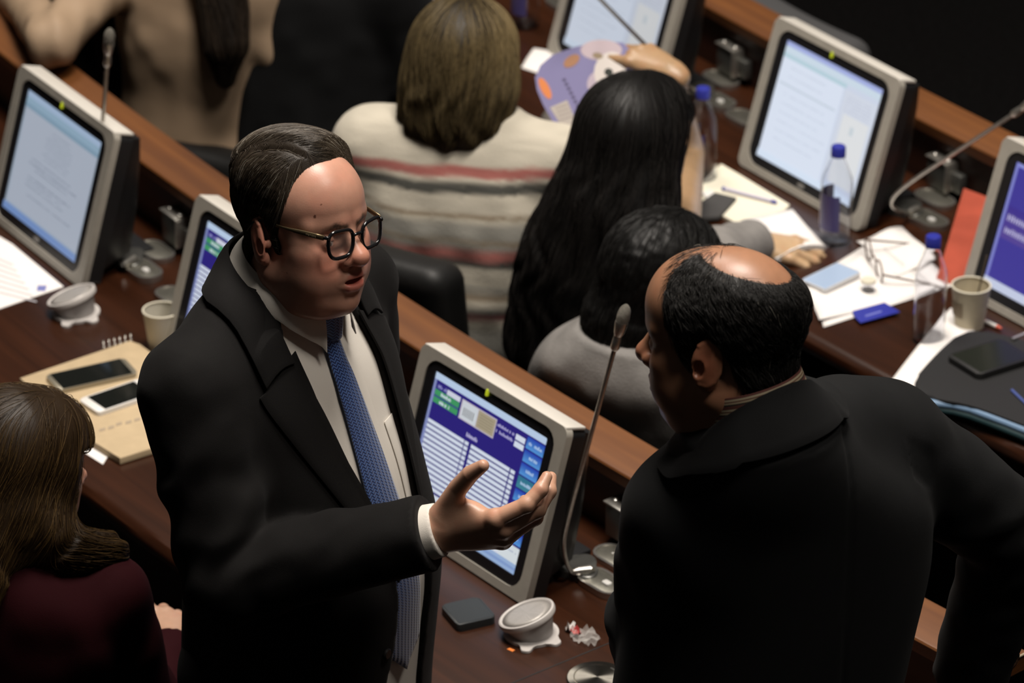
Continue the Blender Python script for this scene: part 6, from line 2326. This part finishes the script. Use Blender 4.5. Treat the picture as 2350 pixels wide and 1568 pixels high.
# --- beige jacket, upper left; dark suit beside
def beige_person():
    phi = 58
    f = Vector((math.cos(math.radians(phi)), math.sin(math.radians(phi)), 0))
    c = PX(395, 200, .76)
    O = Vector((c.x, c.y, 0))+ f * .10
    r = Vector((f.y, -f.x, 0))
    SL, SR = Vector((O.x, O.y, .985)) - r * .17, Vector((O.x, O.y, .985)) + r * .17
    st = [(.40, -.02, 0, .18, .21), (.50, -.02, 0, .17, .205), (.60, -.01, 0, .145, .18), (.72, .0, 0, .135, .172), (.86, .0, 0, .135, .185), (.95, -.005, 0, .115, .19), (1.01, -.015, 0, .09, .15), (1.06, -.02, 0, .062, .075)]
    Oh = Vector((O.x, O.y, 1.17)) + f * .03
    def hb(P):
        d = dome(P) - .015
        d = smax(d, -np.maximum(.045 - P[:, 0], P[:, 2] - .055), .01)
        l = chain(P, [(-.05, 0, .0), (-.09, -.04, -.10), (-.145, -.085, -.20), (-.175, -.10, -.30), (-.175, -.10, -.38)], [.08, .07, .058, .05, .02])
        return smin(d, l, .03)
    field = lambda P: np.stack([-.2 + 0 * P[:, 0], -.2 + 0 * P[:, 0], -1 + 0 * P[:, 0]], 1)
    el = PX(120, 95, .95)
    p = seated('person in beige jacket seen from behind, left elbow out, upper left', (O.x, O.y), math.radians(phi), (.55, .36, .26), st, None,
           mat('beige_satin', (.33, .235, .155), .6, spec=.3, bump=(200, .2)),
           head=dict(M=headM(Oh, phi + 20, 5), h=.006), hair=(hb, (-.24, -.19, -.44), (.12, .13, .17), .006, field, 1400, ((.010, .007, .005), (.05, .035, .024)), 14, .01, .0008),
           arms=((SL, el, PX(40, -10, .90), (PX(0, -60, .92), (0, 0, 1), ((20, 25, 15),) * 4), True, (.062, .050, .044)),
                 (SR, SR + r * .05 + Vector((0, 0, -.27)), SR + f * .22 + Vector((0, 0, -.23)), None, False, (.064, .056, .046))), h=.009, fold=.007, hem=.38, seed=8.0)
    office_chair(O.x + f.x * .03, O.y + f.y * .03, math.radians(phi), 'black swivel chair under the beige jacket', back_h=.14)
beige_person()

def dark_person():
    phi = 64
    f = Vector((math.cos(math.radians(phi)), math.sin(math.radians(phi)), 0))
    r = Vector((f.y, -f.x, 0))
    c = PX(655, 110, .85)
    O = Vector((c.x, c.y, 0)) + f * .08
    st = [(.40, -.02, 0, .20, .25), (.52, -.02, 0, .19, .245), (.66, -.01, 0, .175, .23), (.80, .0, 0, .165, .225), (.92, .0, 0, .15, .225), (1.0, -.01, 0, .125, .20), (1.06, -.02, 0, .09, .14), (1.10, -.02, 0, .07, .085)]
    SL, SR = Vector((O.x, O.y, 1.0)) - r * .205, Vector((O.x, O.y, 1.0)) + r * .205
    Oh = Vector((O.x, O.y, 1.22)) + f * .03
    hb = lambda P: smax(skull(P) - .009, -np.maximum(.04 - P[:, 0] * 1.0, P[:, 2] - .07), .01)
    hb2 = lambda P: smax(hb(P), -.06 - P[:, 2], .005)
    field = lambda P: np.stack([-.4 + 0 * P[:, 0], 0 * P[:, 0], -1 + 0 * P[:, 0]], 1)
    seated('person in black suit seen from behind, between beige jacket and striped knit', (O.x, O.y), math.radians(phi), (.45, .27, .18), st, None, SUIT2,
           head=dict(M=headM(Oh, phi, 5, 0, 1.0), female=0.0, fat=.4, h=.006), hair=(hb2, (-.14, -.12, -.08), (.12, .12, .17), .006, field, 800, ((.008, .007, .006), (.03, .027, .024)), 8, .006, .0006),
           arms=((SR, SR + r * .07 + f * .03 + Vector((0, 0, -.26)), SR + f * .27 - r * .02 + Vector((0, 0, -.21)), (SR + f * .40 - r * .02 + Vector((0, 0, -.205)), (0, 0, 1), ((15, 20, 15),) * 4), False, (.080, .068, .055)),
                 (SL, SL - r * .06 + Vector((0, 0, -.28)), SL + f * .24 + Vector((0, 0, -.22)), None, True, (.080, .068, .055))), h=.010, fold=.010, hem=.38, seed=11.0, gname='suit_jacket')
    office_chair(O.x + f.x * .03, O.y + f.y * .03, math.radians(phi), 'black swivel chair under the black suit, upper middle', back_h=.16)
dark_person()

# grey chair back beyond the rear ledge, dim
gc = PX(1900, 75, .78)
_, th = polar(gc)
office_chair(gc.x + .14, gc.y + .12, math.radians(th + 180), 'dim grey swivel chair beyond the rear ledge, upper right', mat('grey_fabric_chair', (.05, .05, .052), .8), .34)
